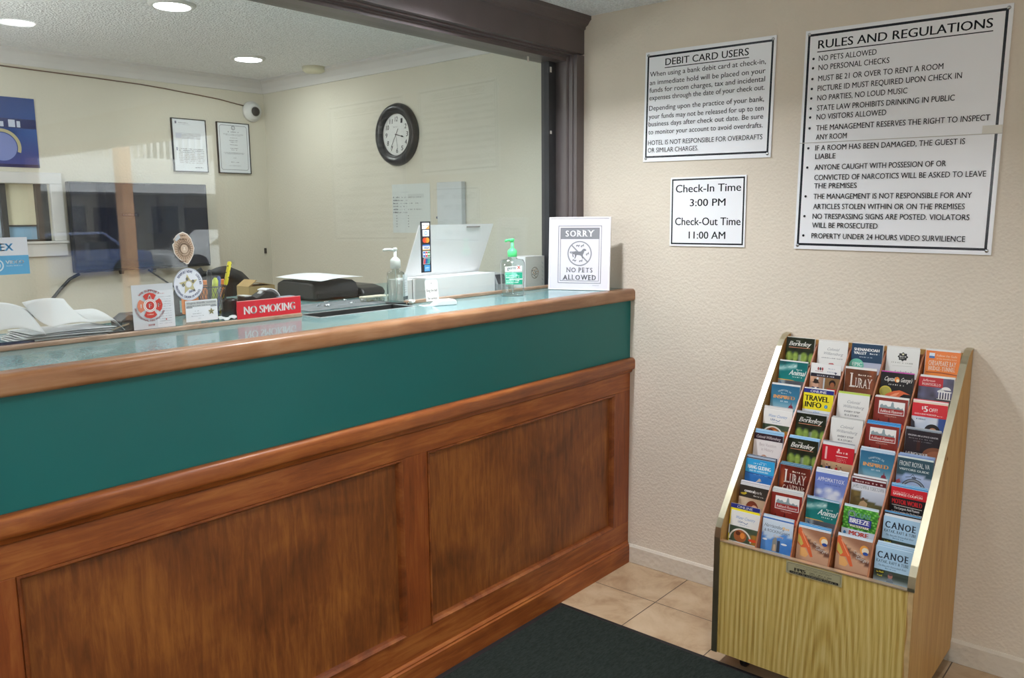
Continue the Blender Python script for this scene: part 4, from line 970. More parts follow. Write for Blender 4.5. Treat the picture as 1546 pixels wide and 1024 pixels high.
def a_launch(s):
    s.grid(0, 0, 1, 1, 10, 10, lambda u, v: mixc('1C1722', '2E2026', vn(u*4, v*4, 1))); s.ell(.88, .72, .36, .26, '7A4A34', a0=0, a1=2*PI); s.ell(.92, .76, .30, .20, '945C42'); s.rect(.34, .30, .44, .62, '40201C')
    s.text('VIRGINIA AIR & SPACE CENTER', .06, .19, .05, 'D0CCD0', w=.86, bold=.03); s.scribble(.10, .27, .72, .03, '8A868C', seed=2); s.scribble(.24, .35, .5, .03, '77737A', seed=3)
    s.text('LAUNCH YOUR', .06, .80, .12, 'ECE8E4', w=.62, bold=.03); s.scribble(.26, .87, .4, .05, 'C0BCC0', seed=4)
def a_redcrowd(s):
    s.rect(0, 0, 1, .52, 'C2202E'); s.rect(.10, .06, .16, .46, 'E2B4B2'); s.ell(.52, .12, .03, .05, 'EAC8C4'); s.scribble(.46, .22, .36, .07, 'E9BDB8', seed=2); s.line([(.44, .31), (.82, .31)], .022, 'EDD4D0')
    for k in range(3): s.scribble(.48, .39+.05*k, .3, .03, 'D88A88', seed=k+3)
    s.grid(0, .52, 1, 1, 10, 6, lambda u, v: mixc('C2A27C', '8C7058', v))
    cs = ['2F4A34', 'B8282E', '3A4F8A', 'D9D4CC', '7C2E3E', '4C6EA0', 'C9C4C0', '2A2A34']
    for k in range(22):
        x, y = (k*.618) % 1*.94+.03, .62+.30*hsh(k, 2); s.poly([(x-.045, y+.22), (x-.035, y+.05), (x+.035, y+.05), (x+.045, y+.22)], cs[k % 8]); s.ell(x, y, .026, .034, 'C99A7C', n=12); s.ell(x, y-.016, .024, .018, '4A342A' if k % 3 else 'B9A48C', n=10)
def a_front(s):
    s.grid(0, 0, 1, 1, 12, 12, lambda u, v: mixc('31505C', '3C5E6C', v) if v < .45+.5*(u-.5)**2 else mixc('8AA4D0', 'BCC8E0', u*.6+.4*vn(u*4, v*4)))
    s.text('FRONT ROYAL, VA', .06, .24, .15, 'E8ECEA', w=.84, bold=.01); s.text('VISITORS GUIDE', .06, .37, .065, 'DDE4E2', w=.84, bold=.03)
    s.ring(.50, .96, .27, .36, '24282E', n=24, a0=PI*1.08, a1=PI*1.92); s.ring(.50, .96, .29, .34, '8A95A0', n=24, a0=PI*1.1, a1=PI*1.9)
    s.line([(.26, .58), (.40, .54), (.46, .46), (.52, .54), (.70, .58)], .015, '3A4656'); s.rect(.44, .54, .56, .59, '4A5668'); s.poly([(0, .72), (.10, .66), (.14, .76), (.02, .82)], 'B8545C'); s.ell(.5, .92, .18, .12, '3A3230')
def a_hang(s):
    s.grid(0, 0, 1, .46, 4, 8, lambda u, v: mixc('2E9AD2', '3AA6D8', v)); s.grid(0, .46, 1, .80, 8, 4, lambda u, v: mixc('2F6DB4', '3A7CC4', vn(u*5, v*8))); s.rect(0, .80, 1, 1, '2EA2DC')
    s.text('HANG GLIDING', .08, .33, .13, 'F0F4F4', w=.80, bold=.05); s.text('AND 10+ ADVENTURES', .14, .42, .055, 'DCECF4', w=.66, bold=.04); s.scribble(.28, .16, .44, .045, 'CDE6F4', seed=3); s.line([(.5, .08), (.72, .10)], .01, 'DDEEF6')
    s.line([(0, .46), (.2, .49), (.5, .50), (.8, .52), (1, .56)], .022, '2A4A80'); s.scribble(.3, .52, .5, .02, '8FB6DC', seed=5); s.poly([(.42, .74), (.52, .62), (.58, .66), (.54, .74)], 'C9B8A4'); s.line([(.40, .76), (.60, .70)], .012, 'E0D8CC')
def a_appo(s):
    def f(u, v):
        c = 0
        for cx, cy, r in ((.15, .62, .16), (.45, .55, .2), (.68, .60, .18), (.55, .75, .35), (.9, .8, .2)): c = max(c, 1-math.hypot((u-cx)/r, (v-cy)/(r*.8)))
        return mixc(mixc('6478C0', '8C9CD2', v), 'D9DCE8', c*(1.2+.6*vn(u*10, v*10, 4)))
    s.grid(0, 0, 1, 1, 20, 18, f)
    s.text('APPOMATTOX', .07, .26, .12, 'F2F2F6', w=.84, bold=.02, serif=True); s.scribble(.30, .36, .5, .03, '4A5CA0', seed=4)
    s.ring(.36, .92, .10, .13, '2A2C36', n=20, a0=PI, a1=2*PI); s.ring(.66, .92, .09, .12, '2A2C36', n=20, a0=PI, a1=2*PI); s.line([(.3, .86), (.76, .82)], .03, '33343C')
def a_james(s):
    s.rect(0, 0, 1, .14, '5E1A22'); s.scribble(.10, .10, .8, .05, 'D8C4C0', seed=2); s.rect(0, .14, 1, .34, 'D4D6DC')
    s.text('JAMESTOWN & YORKTOWN', .04, .29, .11, '5A5E66', w=.92, serif=True)
    s.grid(0, .34, 1, 1, 18, 12, lambda u, v: mixc('C8CEDA', 'AEB6C4', v*2) if v < .35+.25*u*u-.3*(u < .3) else mixc(mixc('5A4A2E', '8C7440', vn(u*9, v*9, 2)), '3E4A34', u*.7)); s.poly([(.24, .88), (.30, .70), (.40, .64), (.52, .72), (.50, .88)], 'B99A74'); s.ell(.38, .60, .04, .05, '5A4034')
def a_motor(s):
    s.rect(0, 0, 1, .30, 'CC2230'); s.scribble(.06, .16, .82, .04, 'E88C8C', seed=1); s.text('SAVINGS COUPON', .06, .24, .07, 'F0D8D4', w=.82, bold=.04); s.rect(0, .30, 1, 1, '17161A')
    s.text('MOTOR WORLD', .06, .50, .15, 'C8262E', w=.84, bold=.05, shear=-.1); s.line([(.06, .54), (.9, .56)], .014, 'D8D4D0'); s.text('The Largest And Fastest', .12, .66, .08, 'E6E4E2', w=.72, bold=.03); s.text('Go-Kart Complex On The East Coast', .06, .77, .07, 'D8D6D4', w=.86, bold=.02); s.text('BIG', .54, .88, .09, 'E6D83A', w=.26, bold=.05)
def a_central(s):
    s.rect(0, 0, 1, .40, '3A342E'); s.text('central', .17, .215, .10, 'EDEAE6', w=.36, bold=.05); s.text('park', .54, .215, .10, 'D8D4CE', w=.24); s.scribble(.50, .32, .4, .04, 'C9C4BC', seed=2); s.ell(.14, .29, .09, .035, 'B9A02E'); s.ell(.22, .26, .04, .03, 'C8B43A')
    s.grid(0, .40, 1, 1, 8, 8, lambda u, v: mixc('D9C6AC', 'B89A7C', vn(u*4, v*4)+.2*u)); s.ell(.48, .74, .22, .26, '7A3A28'); s.ell(.56, .78, .13, .17, 'D8A88C'); s.poly([(.34, .95), (.36, .66), (.46, .58), (.44, .80), (.46, .95)], '8C4430'); s.ell(.52, .74, .02, .012, '4A2A24'); s.ell(.62, .76, .02, .012, '4A2A24')
def a_ocean(s):
    s.rect(0, 0, 1, .66, '4FA03A')
    for r in range(9):
        for k in range(11): s.ell(.02+k*.095+(r % 2)*.045, .04+r*.075, .036, .026, '7CC85A' if (k+r) % 3 else '3A8A34', n=8)
    s.ring(.26, .20, .07, .12, '8FA8A0'); s.ring(.26, .20, .09, .105, '3A6A5A'); s.text('CEAN', .38, .27, .15, '6FA892', w=.42, bold=.04); s.poly([(.18, .28), (.84, .30), (.84, .52), (.18, .50)], '3A3E9C')
    s.text('BREEZE', .21, .46, .15, 'F0F0EC', w=.58, bold=.06); s.text('WATERPARK', .22, .585, .075, 'F0E6D8', w=.58, bold=.05); s.rect(0, .66, 1, 1, 'C9D4E0'); s.text('MORE', .22, .84, .14, 'C8402E', w=.58, bold=.06); s.ell(.10, .80, .04, .06, '3A7AB4'); s.scribble(.2, .89, .6, .035, '7A8AA8', seed=3)
def a_canoe(s):
    s.rect(0, 0, 1, 1, 'A9CBE4'); s.text('CANOE', .06, .34, .20, '1E2A3E', w=.84, bold=.035, serif=True); s.text('KAYAK, RAFT & TUBE', .04, .47, .085, '2A3A52', w=.88, bold=.015, serif=True)
    script(s, 'The Beautiful Shenandoah River', .09, .575, .055, '4A6480', w=.78); s.scribble(.3, .635, .3, .035, '6A88A4', seed=2)
    s.grid(0, .68, 1, 1, 14, 8, lambda u, v: mixc(mixc('2E3A34', '44524A', vn(u*6, v*8)), 'B4BCC0', max(0, v-.55)*2)); s.poly([(.04, .72), (.30, .70), (.28, .80), (.05, .82)], '2A2A1E'); s.text('So Much', .07, .78, .05, 'D9CC3A', w=.2, bold=.04, rise=.06); s.text('Fun!', .10, .88, .05, 'D9CC3A', w=.14, bold=.04); s.ell(.46, .82, .065, .08, 'A8746A'); s.ell(.46, .77, .06, .04, '5A4A4A'); s.poly([(.36, 1), (.40, .89), (.52, .89), (.56, 1)], '7A8490')
def a_harris(s):
    s.grid(0, 0, 1, 1, 10, 12, lambda u, v: mixc('D4DEE8', 'B9CCE0', v*2) if v < .5+.1*math.sin(u*6) else mixc('3E78C4', '5C92D4', vn(u*6, v*6, 3)))
    script(s, 'Harrisonburg', .06, .25, .12, '5A6470', w=.66); s.text('& ROCKINGHAM', .08, .40, .095, '5A6470', w=.82); s.scribble(.66, .24, .24, .09, 'E8C89A', seed=2); s.text('County', .40, .52, .07, 'E0B878', w=.32)
    s.poly([(.36, .98), (.38, .62), (.44, .54), (.50, .54), (.52, .66), (.54, .98)], '8A8A84'); s.poly([(.40, .98), (.42, .76), (.48, .76), (.50, .98)], 'C9AC90'); s.ell(.75, .70, .10, .03, 'DCE6F0'); s.ell(.12, .66, .08, .03, 'DCE6F0'); s.rect(.53, .62, .62, .98, '3C4658')
def a_hands(s):
    def f(u, v):
        b = mixc('B98A6E', '8C5E48', vn(u*3, v*3, 7)); d = abs((v-.25)-(u-.3)*.55)
        b = mixc('D2A888', b, min(1, d*4))
        if v-.62 > (u-.6)*.4 and v > .5: b = mixc('D8B090', b, .3)
        if abs(v-.46-(u-.5)*.5) < .07: b = mixc(b, '4E2E26', .7)
        return b
    s.grid(0, 0, 1, 1, 16, 14, f)
    s.poly([(.0, .06), (.08, .0), (.16, .16), (.26, .26), (.40, .50), (.52, .84), (.44, .86), (.30, .60), (.14, .62), (.02, .50)], 'D9673E'); s.poly([(.02, .20), (.10, .30), (.20, .50), (.14, .58), (.02, .46)], 'C9B45A'); s.poly([(.10, .62), (.26, .62), (.38, .80), (.30, .90), (.12, .88)], 'DFA868')
    s.line([(.12, .12), (.24, .34), (.38, .56)], .022, 'ECA27C'); s.ell(.80, .28, .125, .14, 'E8A04A'); s.ell(.83, .30, .10, .10, 'E9DCC4'); s.ell(.84, .38, .08, .05, '2E4E9C')
    s.text('Captain', .50, .42, .09, 'C9C4C0', w=.30, rise=-.3, shear=.3); script(s, "George's", .58, .58, .10, 'D8D4D0', w=.36, rise=-.15)
ART = {
 'berk': (a_berkeley, '20261A', 'dark garden photo and white script title'), 'willw': (a_willwhite, 'E2E1DD', 'plain white cover and thin grey script'),
 'willx': (lambda s: a_willwhite(s, True), 'E2E1DD', 'grey script and a red patch'), 'shen': (a_shen, '21405C', 'navy cover with a teal circle'),
 'badge': (a_badge, 'E0E0DC', 'white cover bearing a round black badge'), 'ches': (a_ches, 'E2712A', 'bright orange cover'), 'animal': (a_animal, '14686A', 'teal cover with a white splash of water'),
 'people': (a_people, 'DAD6D2', 'white-topped cover showing two people'), 'lur': (luray(False), '5E3420', 'brown cover and tall white capitals'), 'capt': (a_captain, '19171A', 'black cover with lemon and crab'),
 'monti': (a_monti, '4A444C', 'red block above a white domed house'), 'insp': (a_inspired, '35708F', 'blue sky cover and orange capitals'), 'trav': (a_travel, 'EAD92E', 'yellow cover with big black capitals'),
 'ash': (a_ashland, '86302A', 'brick-red cover and white title box'), 'five': (a_five, 'D22A36', 'red five-dollar-off heading over a smiling face'), 'county': (a_county, 'E6E4E0', 'white cover above a basket of food'),
 'best': (a_best, 'DDD6D4', 'pale cover under a dark plum band'), 'launch': (a_launch, '241C24', 'near-black cover and white capitals'), 'crowd': (a_redcrowd, 'C2202E', 'red cover above a crowd of people'),
 'front': (a_front, '36565F', 'grey-green cover and a dark arch'), 'hang': (a_hang, '2E9AD2', 'bright blue hang gliding cover'), 'lurc': (luray(True), '6A241A', 'red-brown cave cover and white capitals'),
 'appo': (a_appo, '7488C8', 'lavender sky cover with white clouds'), 'james': (a_james, 'C4C6CC', 'landscape cover under a maroon band'), 'motor': (a_motor, '17161A', 'black cover below a red coupon band'),
 'cent': (a_central, '3A342E', 'dark-topped cover showing a red-haired woman'), 'ocean': (a_ocean, '4FA03A', 'green leafy cover with a blue logo'), 'canoe': (a_canoe, 'A9CBE4', 'pale blue cover and dark serif capitals'),
 'harris': (a_harris, 'B9CCE0', 'pale sky cover with a stone tower'), 'hands': (a_hands, 'A87A60', 'cover of hands holding orange seafood')}
LAYOUT = [['berk', 'willx', 'shen', 'badge', 'ches'], ['animal', 'people', 'lur', 'capt', 'monti'], ['insp', 'trav', 'willw', 'ash', 'five'], ['county', 'berk', 'willw', 'ash', 'launch'],
          ['best', 'berk', 'crowd', 'insp', 'front'], ['hang', 'lurc', 'appo', 'james', 'motor'], ['cent', 'ash', 'animal', 'ocean', 'canoe'], ['county', 'harris', 'hands', 'hands', 'canoe']]
# what peeks out behind the front copy in each pocket: cover colours of the copies behind, front to back
BEHIND = {(0, 0): ['D8D8D2'], (1, 3): ['B8409A'], (2, 2): ['B4C85A'], (2, 3): ['D8D8D4', 'D0D0CC'], (2, 4): ['D9C9B4', 'E8D8D8', 'CC3A44'], (3, 0): ['D8D4D0', 'C8C4C0'], (3, 1): ['B8B8BC', '9AA0A8'], (3, 2): ['C0BEBA', 'A8A6A2'],
          (3, 3): ['3E94D0', '3488C4', '2C7AB6'], (3, 4): ['7C8690', 'A0A6AC'], (4, 0): ['88B4D4', '7CA8CA', '9CC0DA'], (4, 1): ['6FA4D0', '88B8DC', '9AC4E0'], (4, 2): ['D0D0D0', 'C8C8CA', '8A8A90'], (4, 3): ['B4C4D4', 'A4B8CC', 'C8D2DC'],
          (4, 4): ['C9D0C8', '7A90B8', '8CA0C4'], (5, 0): ['4A4A58', '9AA8B8', '38405A'], (5, 1): ['4A7890', '5A88A0'], (5, 2): ['D0D4DC', 'C4C8D0', 'E0E2E6'], (5, 3): ['C8C8CC', '5E1A22', 'D8D8DA'], (5, 4): ['5C9AC8', '7AAED4'],
          (6, 0): ['C8C4C4', 'B8B4B8', 'D4D0D4'], (6, 1): ['C4C0BC', 'B4B8BC', 'D0D0CC'], (6, 2): ['9AB0C4', '8AA4BC'], (6, 3): ['C4D0D8', 'B4C4D0'], (6, 4): ['D8DCE0', '1E242C', '3A88B8'], (7, 0): ['D8D4CC', 'C4C8CC'],
          (7, 1): ['3C6CB0', 'C4CCD4', 'A8BCD0'], (7, 2): ['C9CCD0', '3E98D0', '2E88C4'], (7, 3): ['C8D0D8', 'B8C8D8'], (7, 4): ['A4C4DC', '98B8D4', 'B4D0E4']}
ORD = ['top', 'second', 'third', 'fourth', 'fifth', 'sixth', 'seventh', 'bottom']
COLN = ['in the column beside the desk', 'second column from the desk', 'middle column', 'fourth column from the desk', 'last column']
COLN[4] = 'last column'
COLN[0] = 'first column'
BW = .1005
protos = {}
rnd = random.Random(4)
def lean_matrix(x, y, z, roll=0.0, extra=0.0):
    """local x -> along the rack, local z -> up the leaning face, local -y -> out of the rack"""
    ex = Vector((0, -1, 0)); a = A_LEAN+extra; ez = Vector((math.sin(a), 0, math.cos(a))); ey = ez.cross(ex)
    m = Matrix((ex, ey, ez)).transposed().to_4x4(); m.translation = (x, y, z)
    return m @ Matrix.Rotation(roll, 4, 'Y')
def place(key, y, tx, tz, back, drop, label, group, roll=0.0):
    """front edge of the cover's top at (tx, tz), pushed back along the face normal"""
    if key not in protos:
        if key in ART:
            fn, base, _ = ART[key]; s = Sheet(BW, BH, BW, eps=.00005); fn(s); o = s.build('brochure', base, .0022, None, rough=.28, back='E6E4E0', matname='glossy_brochure_paper')
        else:
            s = Sheet(BW, BH, BW); s.rect(0, 0, 1, .9, key); s.scribble(.1, .3, .8, .06, 'D8D8D8', seed=len(key)); o = s.build('brochure', 'E2E0DC', .0024, None, rough=.3, back='E2E0DC', matname='glossy_brochure_paper')
        protos[key] = o
    else:
        o = protos[key].copy(); C.objects.link(o)
    nxx, nzz = UZ, -UX                      # into the rack, square to the leaning face
    x = tx+nxx*back-(BH+drop)*UX; z = tz+nzz*back-(BH+drop)*UZ
    o.matrix_world = lean_matrix(x, y, z, roll)
    for k in ('label', 'category', 'group'):
        if k in o: del o[k]
    tag(o, label, 'brochure', group)
for i in range(8):
    tx, tz = row_top(i)
    for j in range(5):
        y = iy0-PITCH_Y*(j+.5)+rnd.uniform(-.003, .003); key = LAYOUT[i][j]
        dr = rnd.uniform(-.002, .003)
        where = f'{ORD[i]} row, {COLN[j]}'
        place(key, y, tx, tz, 0, dr, f'brochure with {ART[key][2]}, {where}', 'tourist brochures in the rack', rnd.uniform(-.006, .006))
        extra = BEHIND.get((i, j), ['DAD8D4'])
        bk = .0026
        for n, c in enumerate(extra):
            if (i, j) == (7, 0) and n == 0:
                place('trav', y+.004, tx, tz, bk+.001, -.022, f'yellow and blue brochure standing up behind the white front one, {where}', 'brochures tucked behind others')
                bk += .0045; continue
            place(c, y+rnd.uniform(-.002, .002), tx, tz, bk, -.003-.004*(n+rnd.uniform(0, .6)), f'brochure tucked behind the front copy, {where}', f'back copies, {where}')
            bk += .0028

# ================================================================ BEHIND THE GLASS: THE OFFICE
m_blackp = mat('black_plastic', '1B1C1F', .38, noise=.08, nscale=12)
m_card = mat('white_carton', 'EFEEF0', .55, noise=.02)
m_paper = mat('white_paper', 'E6E7EA', .6, noise=.02)
# wall clock
t = thing('wall_clock', 'round black-framed wall clock showing about twenty to four', 'clock', (0, 1.417, 1.919), (0, 0, -PI/2), world=False)
MB().lathe([(.156, 0), (.158, -.010), (.152, -.024), (.142, -.032), (.132, -.034), (.124, -.031), (.118, -.026), (.112, -.027), (.107, -.024), (.104, -.014), (.104, -.004)], 0, -.0, 0, n=64, axis=1).build('frame', mat('black_clock_frame', '1D1D20', .3, noise=.05), t)
s = Sheet(.21, .21); c = .105
nums = ['12', '1', '2', '3', '4', '5', '6', '7', '8', '9', '10', '11']
for k, q in enumerate(nums):
    a = PI/2-k*PI/6; r = .079; s.text(q, c+r*math.cos(a), c-r*math.sin(a)+.0125, .025, '26262A', align=.5, w=.015 if len(q) == 1 else .022, bold=.015, shear=.12)
for k in range(60):
    a = k*PI/30; s.line([(c+.097*math.cos(a), c+.097*math.sin(a)), (c+.100*math.cos(a), c+.100*math.sin(a))], .0008 if k % 5 else .002, '44444A')
s.scribble(c-.018, c-.036, .036, .005, 'A0A0A4', seed=2)
o = s.build('dial', 'DEDFDE', .003, t, rough=.4, outline=circ(c, c, .105, .105, 48), matname='clock_dial'); o.location = (0, -.012, -.105)
def hand(name, ang, L, tail, wd, arrow=False):
    b = MB(); a = math.radians(90-ang); dx, dz = math.cos(a), math.sin(a); nx_, nz_ = -dz, dx
    P = lambda l, q: (dx*l+nx_*q, -.0175, dz*l+nz_*q)
    pts = [P(-tail, -wd), P(-tail, wd), P(L*.7, wd), P(L*.72, wd*(3 if arrow else 1)), P(L, 0), P(L*.72, -wd*(3 if arrow else 1)), P(L*.7, -wd)]
    n = len(pts); b.add(pts+[(p[0], p[1]+.001, p[2]) for p in pts], [tuple(range(n)), tuple(range(n, 2*n))[::-1]]+[(i, (i+1) % n, n+(i+1) % n, n+i) for i in range(n)])
    b.build(name, m_blackp, t)
hand('hour_hand', 104, .062, .008, .0016, True); hand('minute_hand', 212, .088, .034, .0012); hand('second_hand', 172, .094, .0, .0004)
# black-framed licences on the back wall
def framed(label, x, z, w, h, draw):
    t = thing('framed_certificate', label, 'certificate', (x, YB, z), (0, 0, 0), world=False)
    s = Sheet(w, h); draw(s); o = s.build('sheet', 'D9DEE4', .004, t, matname='certificate_paper'); o.location = (0, -.010, 0)
    b = MB(); q = .004
    b.box(-w/2-q, -w/2, -.014, 0, -q, h+q).box(w/2, w/2+q, -.014, 0, -q, h+q).box(-w/2, w/2, -.014, 0, -q, 0).box(-w/2, w/2, -.014, 0, h, h+q)
    b.build('frame', m_blackp, t)
def d_lic(s):
    s.rect(.016, .012, .026, .026, '6A6C80'); s.scribble(.036, .022, .065, .005, '9A9CA4', seed=1); s.scribble(.03, .03, .08, .003, 'B0B2B8', seed=3)
    s.frame(.016, .075, .165, .105, .001, 'A4A6B0'); s.rect(.016, .078, .05, .104, 'C3C8D8')
    for k in range(5): s.scribble(.052, .082+k*.0055, .11, .003, '9C9AA4', seed=k)
    s.rect(.016, .155, .024, .172, '6A6C80')
    for k in range(9): s.scribble(.03, .164+k*.0095, .15, .0055 if k < 2 else .004, '8C8E96' if k < 3 else 'A8A2A4', seed=k+9)
    for k in range(7): s.line([(.05+k*.02, .158), (.05+k*.02, .245)], .0006, 'B4B6BE')
    s.scribble(.12, .266, .05, .006, '7A7C84', seed=4)
framed('black-framed licence sheet with printed tables, the one farther from the camera dome', -.497, 1.767, .196, .284, d_lic)
def d_cert(s):
    s.frame(.012, .012, .190, .268, .002, '2E3448', r=.014); s.ring(.101, .026, .009, .012, '3A3E4A'); s.text('E', .101, .031, .009, '3A3E4A', align=.5, bold=.04)
    for k, (y, w, h) in enumerate(((.052, .07, .006), (.064, .13, .003), (.070, .1, .003), (.085, .045, .004), (.100, .06, .004), (.110, .04, .004), (.125, .05, .004), (.145, .05, .004), (.155, .035, .005), (.170, .14, .003), (.176, .12, .003), (.20, .02, .003), (.225, .05, .004), (.245, .08, .003))):
        s.scribble(.101-w/2, y, w, h, '6E727C', seed=k)
framed('black-framed certificate with a rounded dark border under the camera dome', -.222, 1.767, .202, .284, d_cert)
# security camera
t = thing('security_camera', 'white dome security camera high on the back wall by the corner', 'security camera', (-.088, YB, 2.13))
MB().lathe([(.060, 0), (.060, -.012), (.056, -.020), (.046, -.026), (.044, -.040), (.001, -.042)], -.088, YB, 2.13, n=40, axis=1).build('base', mat('camera_white', 'D8D9D8', .35, noise=.02), t)
a = MB().lathe([(.001, -.062)]+[(.036*math.sin(math.radians(q)), -.026-.036*math.cos(math.radians(q))) for q in range(12, 91, 13)], -.088, YB, 2.128, n=32, axis=1).build('eye', mat('camera_eye_housing', 'C9CAC9', .35, noise=.02), t)
MB().lathe([(.001, -.0635), (.014, -.062), (.022, -.0575), (.0265, -.051), (.0275, -.048)], -.090, YB-.001, 2.127, n=32, axis=1).build('lens', mat('smoked_lens', '242528', .15, noise=0), a)
b = MB().tube([(-1.9, YB-.006, 2.238), (-1.42, YB-.006, 2.226), (-1.0, YB-.006, 2.220), (-.75, YB-.006, 2.214), (-.62, YB-.006, 2.207), (-.5, YB-.007, 2.197), (-.42, YB-.006, 2.192), (-.3, YB-.006, 2.182), (-.2, YB-.006, 2.168), (-.142, YB-.006, 2.160)], .003, 6)
tag(b.build('camera_cable', mat('brown_cable', '6E5648', .6), off=(-1, YB, 2.2)), 'thin brown cable sagging along under the crown moulding to the camera', 'cable')
tag(MB().box(-.0, .012, -.012, 0, 0, .016).build('wall_anchor', mat('dark_hole', '2A2624', .8), off=(.06, -YB, -2.055)), 'tiny dark wall plug just below the camera dome', 'wall plug')
# television
TVY = YB-.055
t = thing('television', 'flat black television showing a dark screen on the back wall', 'tv', (-.81, YB-.04, 1.23))
MB().box(-1.185, -.44, TVY, YB-.015, 1.232, 1.692).build('housing', m_blackp, t, bevel=.004)
m_scr = mat('dark_glossy_screen', '16192A', .06, noise=.3, nscale=3, coat=.5)
scr = MB().box(-1.178, -.447, TVY-.002, TVY+.001, 1.246, 1.686).build('screen', m_scr, t)
for x in (-.95, -.775): MB().prism([(x-.011, 1.232), (x+.011, 1.232), (x+.007, 1.214), (x-.007, 1.214)], 1, TVY, TVY+.02).build('foot', m_blackp, t)
s = Sheet(.09, .02); s.text('LOREX', .045, .016, .012, '5A6078', align=.5, w=.075, bold=.01)
o = s.build('screen_logo', '1D2132', .0004, t, rough=.1, matname='screen_image'); o.location = (-.885+.81, TVY-.0026-(YB-.04), 1.515-1.23)
for pts, l in (([(-1.16, TVY+.02, 1.226), (-1.20, YB-.01, 1.20), (-1.25, YB-.008, 1.15), (-1.30, YB-.008, 1.095), (-1.36, YB-.008, 1.05), (-1.45, YB-.008, 1.0)], 'thick dark cable curving down the wall below the television and away from it'),
               ([(-.80, TVY+.02, 1.226), (-.74, YB-.008, 1.19), (-.66, YB-.008, 1.13), (-.55, YB-.008, 1.05)], 'thin dark cable slanting down under the middle of the television')):
    th = .008 if 'thick' in l else .0045
    tag(MB().tube(pts, th, 8).build('television_cable', mat('dark_cable', '26292E', .5), off=pts[0]), l, 'cable')
# poster
def d_post(s):
    s.grid(0, 0, .62, .33, 22, 14, lambda u, v: mixc(mixc('1E3A78', '3E66A8', vn(u*4, v*4, 2)), '4A4A8C', max(0, v-.5)*1.6))
    s.rect(0, .10, .62, .145, '2A3464'); s.scribble(.30, .14, .26, .035, 'C4CCE0', seed=4); s.ring(.46, .235, .07, .085, 'B9B08A', a0=2.2, a1=6.6); s.ell(.46, .235, .066, .066, '7C88C0'); s.rect(0, .315, .62, .33, '2E2C58')
o = Sheet(.62, .33); d_post(o); o = o.build('poster', '2C4A8C', .004, None, rough=.3, matname='poster_print'); o.location = (-1.60, YB-.005, 1.755)
tag(o, 'dark blue printed poster high on the back wall, cut off by the picture edge', 'poster')
# pass-through window in the back wall
w3 = struct(bpy.data.objects.new('window_3', None)); C.objects.link(w3); w3.location = (-1.7, YB, 1.396); w3['_o'] = tuple(w3.location)
b = MB().box(wx0-.06, wx1+.058, YB-.02, YB, wz1, wz1+.055).box(wx1, wx1+.058, YB-.02, YB, wz0, wz1).box(wx0-.06, wx0, YB-.02, YB, wz0, wz1).box(wx0-.06, wx1+.058, YB-.02, YB, wz0-.075, wz0-.012).box(wx0-.07, wx1+.066, YB-.03, YB, wz0-.012, wz0)
b.build('window_frame', m_white, w3, bevel=.003)
b = MB().box(wx1-.055, wx1, YB+.02, YB+.06, wz0, wz1).box(-1.47, -1.445, YB+.02, YB+.05, wz0, wz1).box(wx0, wx1, YB+.02, YB+.06, wz0, wz0+.01)
b.build('sash', mat('dark_bronze_sash', '3A3C3E', .4), w3)
MB().box(-1.445, wx1-.055, YB+.045, YB+.05, 1.476, wz1).build('upper_pane', mat('cream_blind', 'D2CDB4', .7), w3)
MB().box(-1.445, wx1-.055, YB+.040, YB+.045, 1.470, 1.478).build('blind_rail', mat('dark_bronze_sash', '3A3C3E', .4), w3)
MB().box(-1.445, wx1-.055, YB+.05, YB+.055, wz0+.01, 1.472).build('lower_pane', mat('pale_blue_panel', '8FB4D0', .4), w3)
MB().box(wx0, -1.47, YB+.05, YB+.055, wz0, wz1).build('side_pane', mat('grey_blue_panel', 'A9B8C8', .3), w3)
MB().box(wx0, wx1, YB+.115, YB+.119, wz0-.1, wz1+.1).build('backing', mat('dark_recess', '55585A', .8), w3)
# papers and switch on the office side wall
def d_sched(s):
    s.scribble(.07, .044, .06, .006, 'BFC4C6', seed=1); s.rect(.12, .052, .24, .072, 'C3C9C8')
    for k in range(6): s.scribble(.008, .070+k*.0155, .04, .007, '55585C', seed=k); s.scribble(.045, .070+k*.0155, .07 if k % 2 else .18, .005, '6E7276', seed=k+10, dens=.5)
    for k in range(12): s.line([(.01, .062+k*.0125), (.24, .062+k*.0125)], .0005, 'BCC2C2')
    for x in (.03, .12): 
        for k in range(5): s.rect(x, .16+k*.014, x+.006, .164+k*.014, '55585C')
t = Sheet(.285, .25); d_sched(t); o = t.build('schedule_sheet', 'CFD5D3', .0008, None, matname='schedule_paper'); o.location = (-.0015, 1.334, 1.418); o.rotation_euler = (0, 0, -PI/2)
tag(o, 'white sheet printed with a schedule taped to the office side wall below the clock', 'paper')
tag(MB().box(-.028, 0, .946, 1.116, 1.40, 1.667).build('wall_box', mat('pale_metal_box', 'C6CACB', .45), off=(0, 1.03, 1.4), bevel=.003), 'plain pale box on the office side wall beside the schedule sheet', 'wall box')
tag(MB().lathe([(.001, -.012), (.006, -.011), (.007, 0)], 0, 0, 0, n=12, axis=0).build('push_pin', mat('navy_pin', '2E3A5C', .4)), 'small dark blue push pin in the wall between the two pale papers', 'pin').location = (-.0005, 1.135, 1.495)
tag(MB().box(-.05, -.038, YB-.008, YB, 1.285, 1.318).build('wall_clip', m_blackp, off=(-.044, YB, 1.285)), 'small black clip on the back wall beside the corner', 'clip')

# ---------------------------------------------------------------- things on the office half of the counter
def at(z=0): return ZT+.0006+z
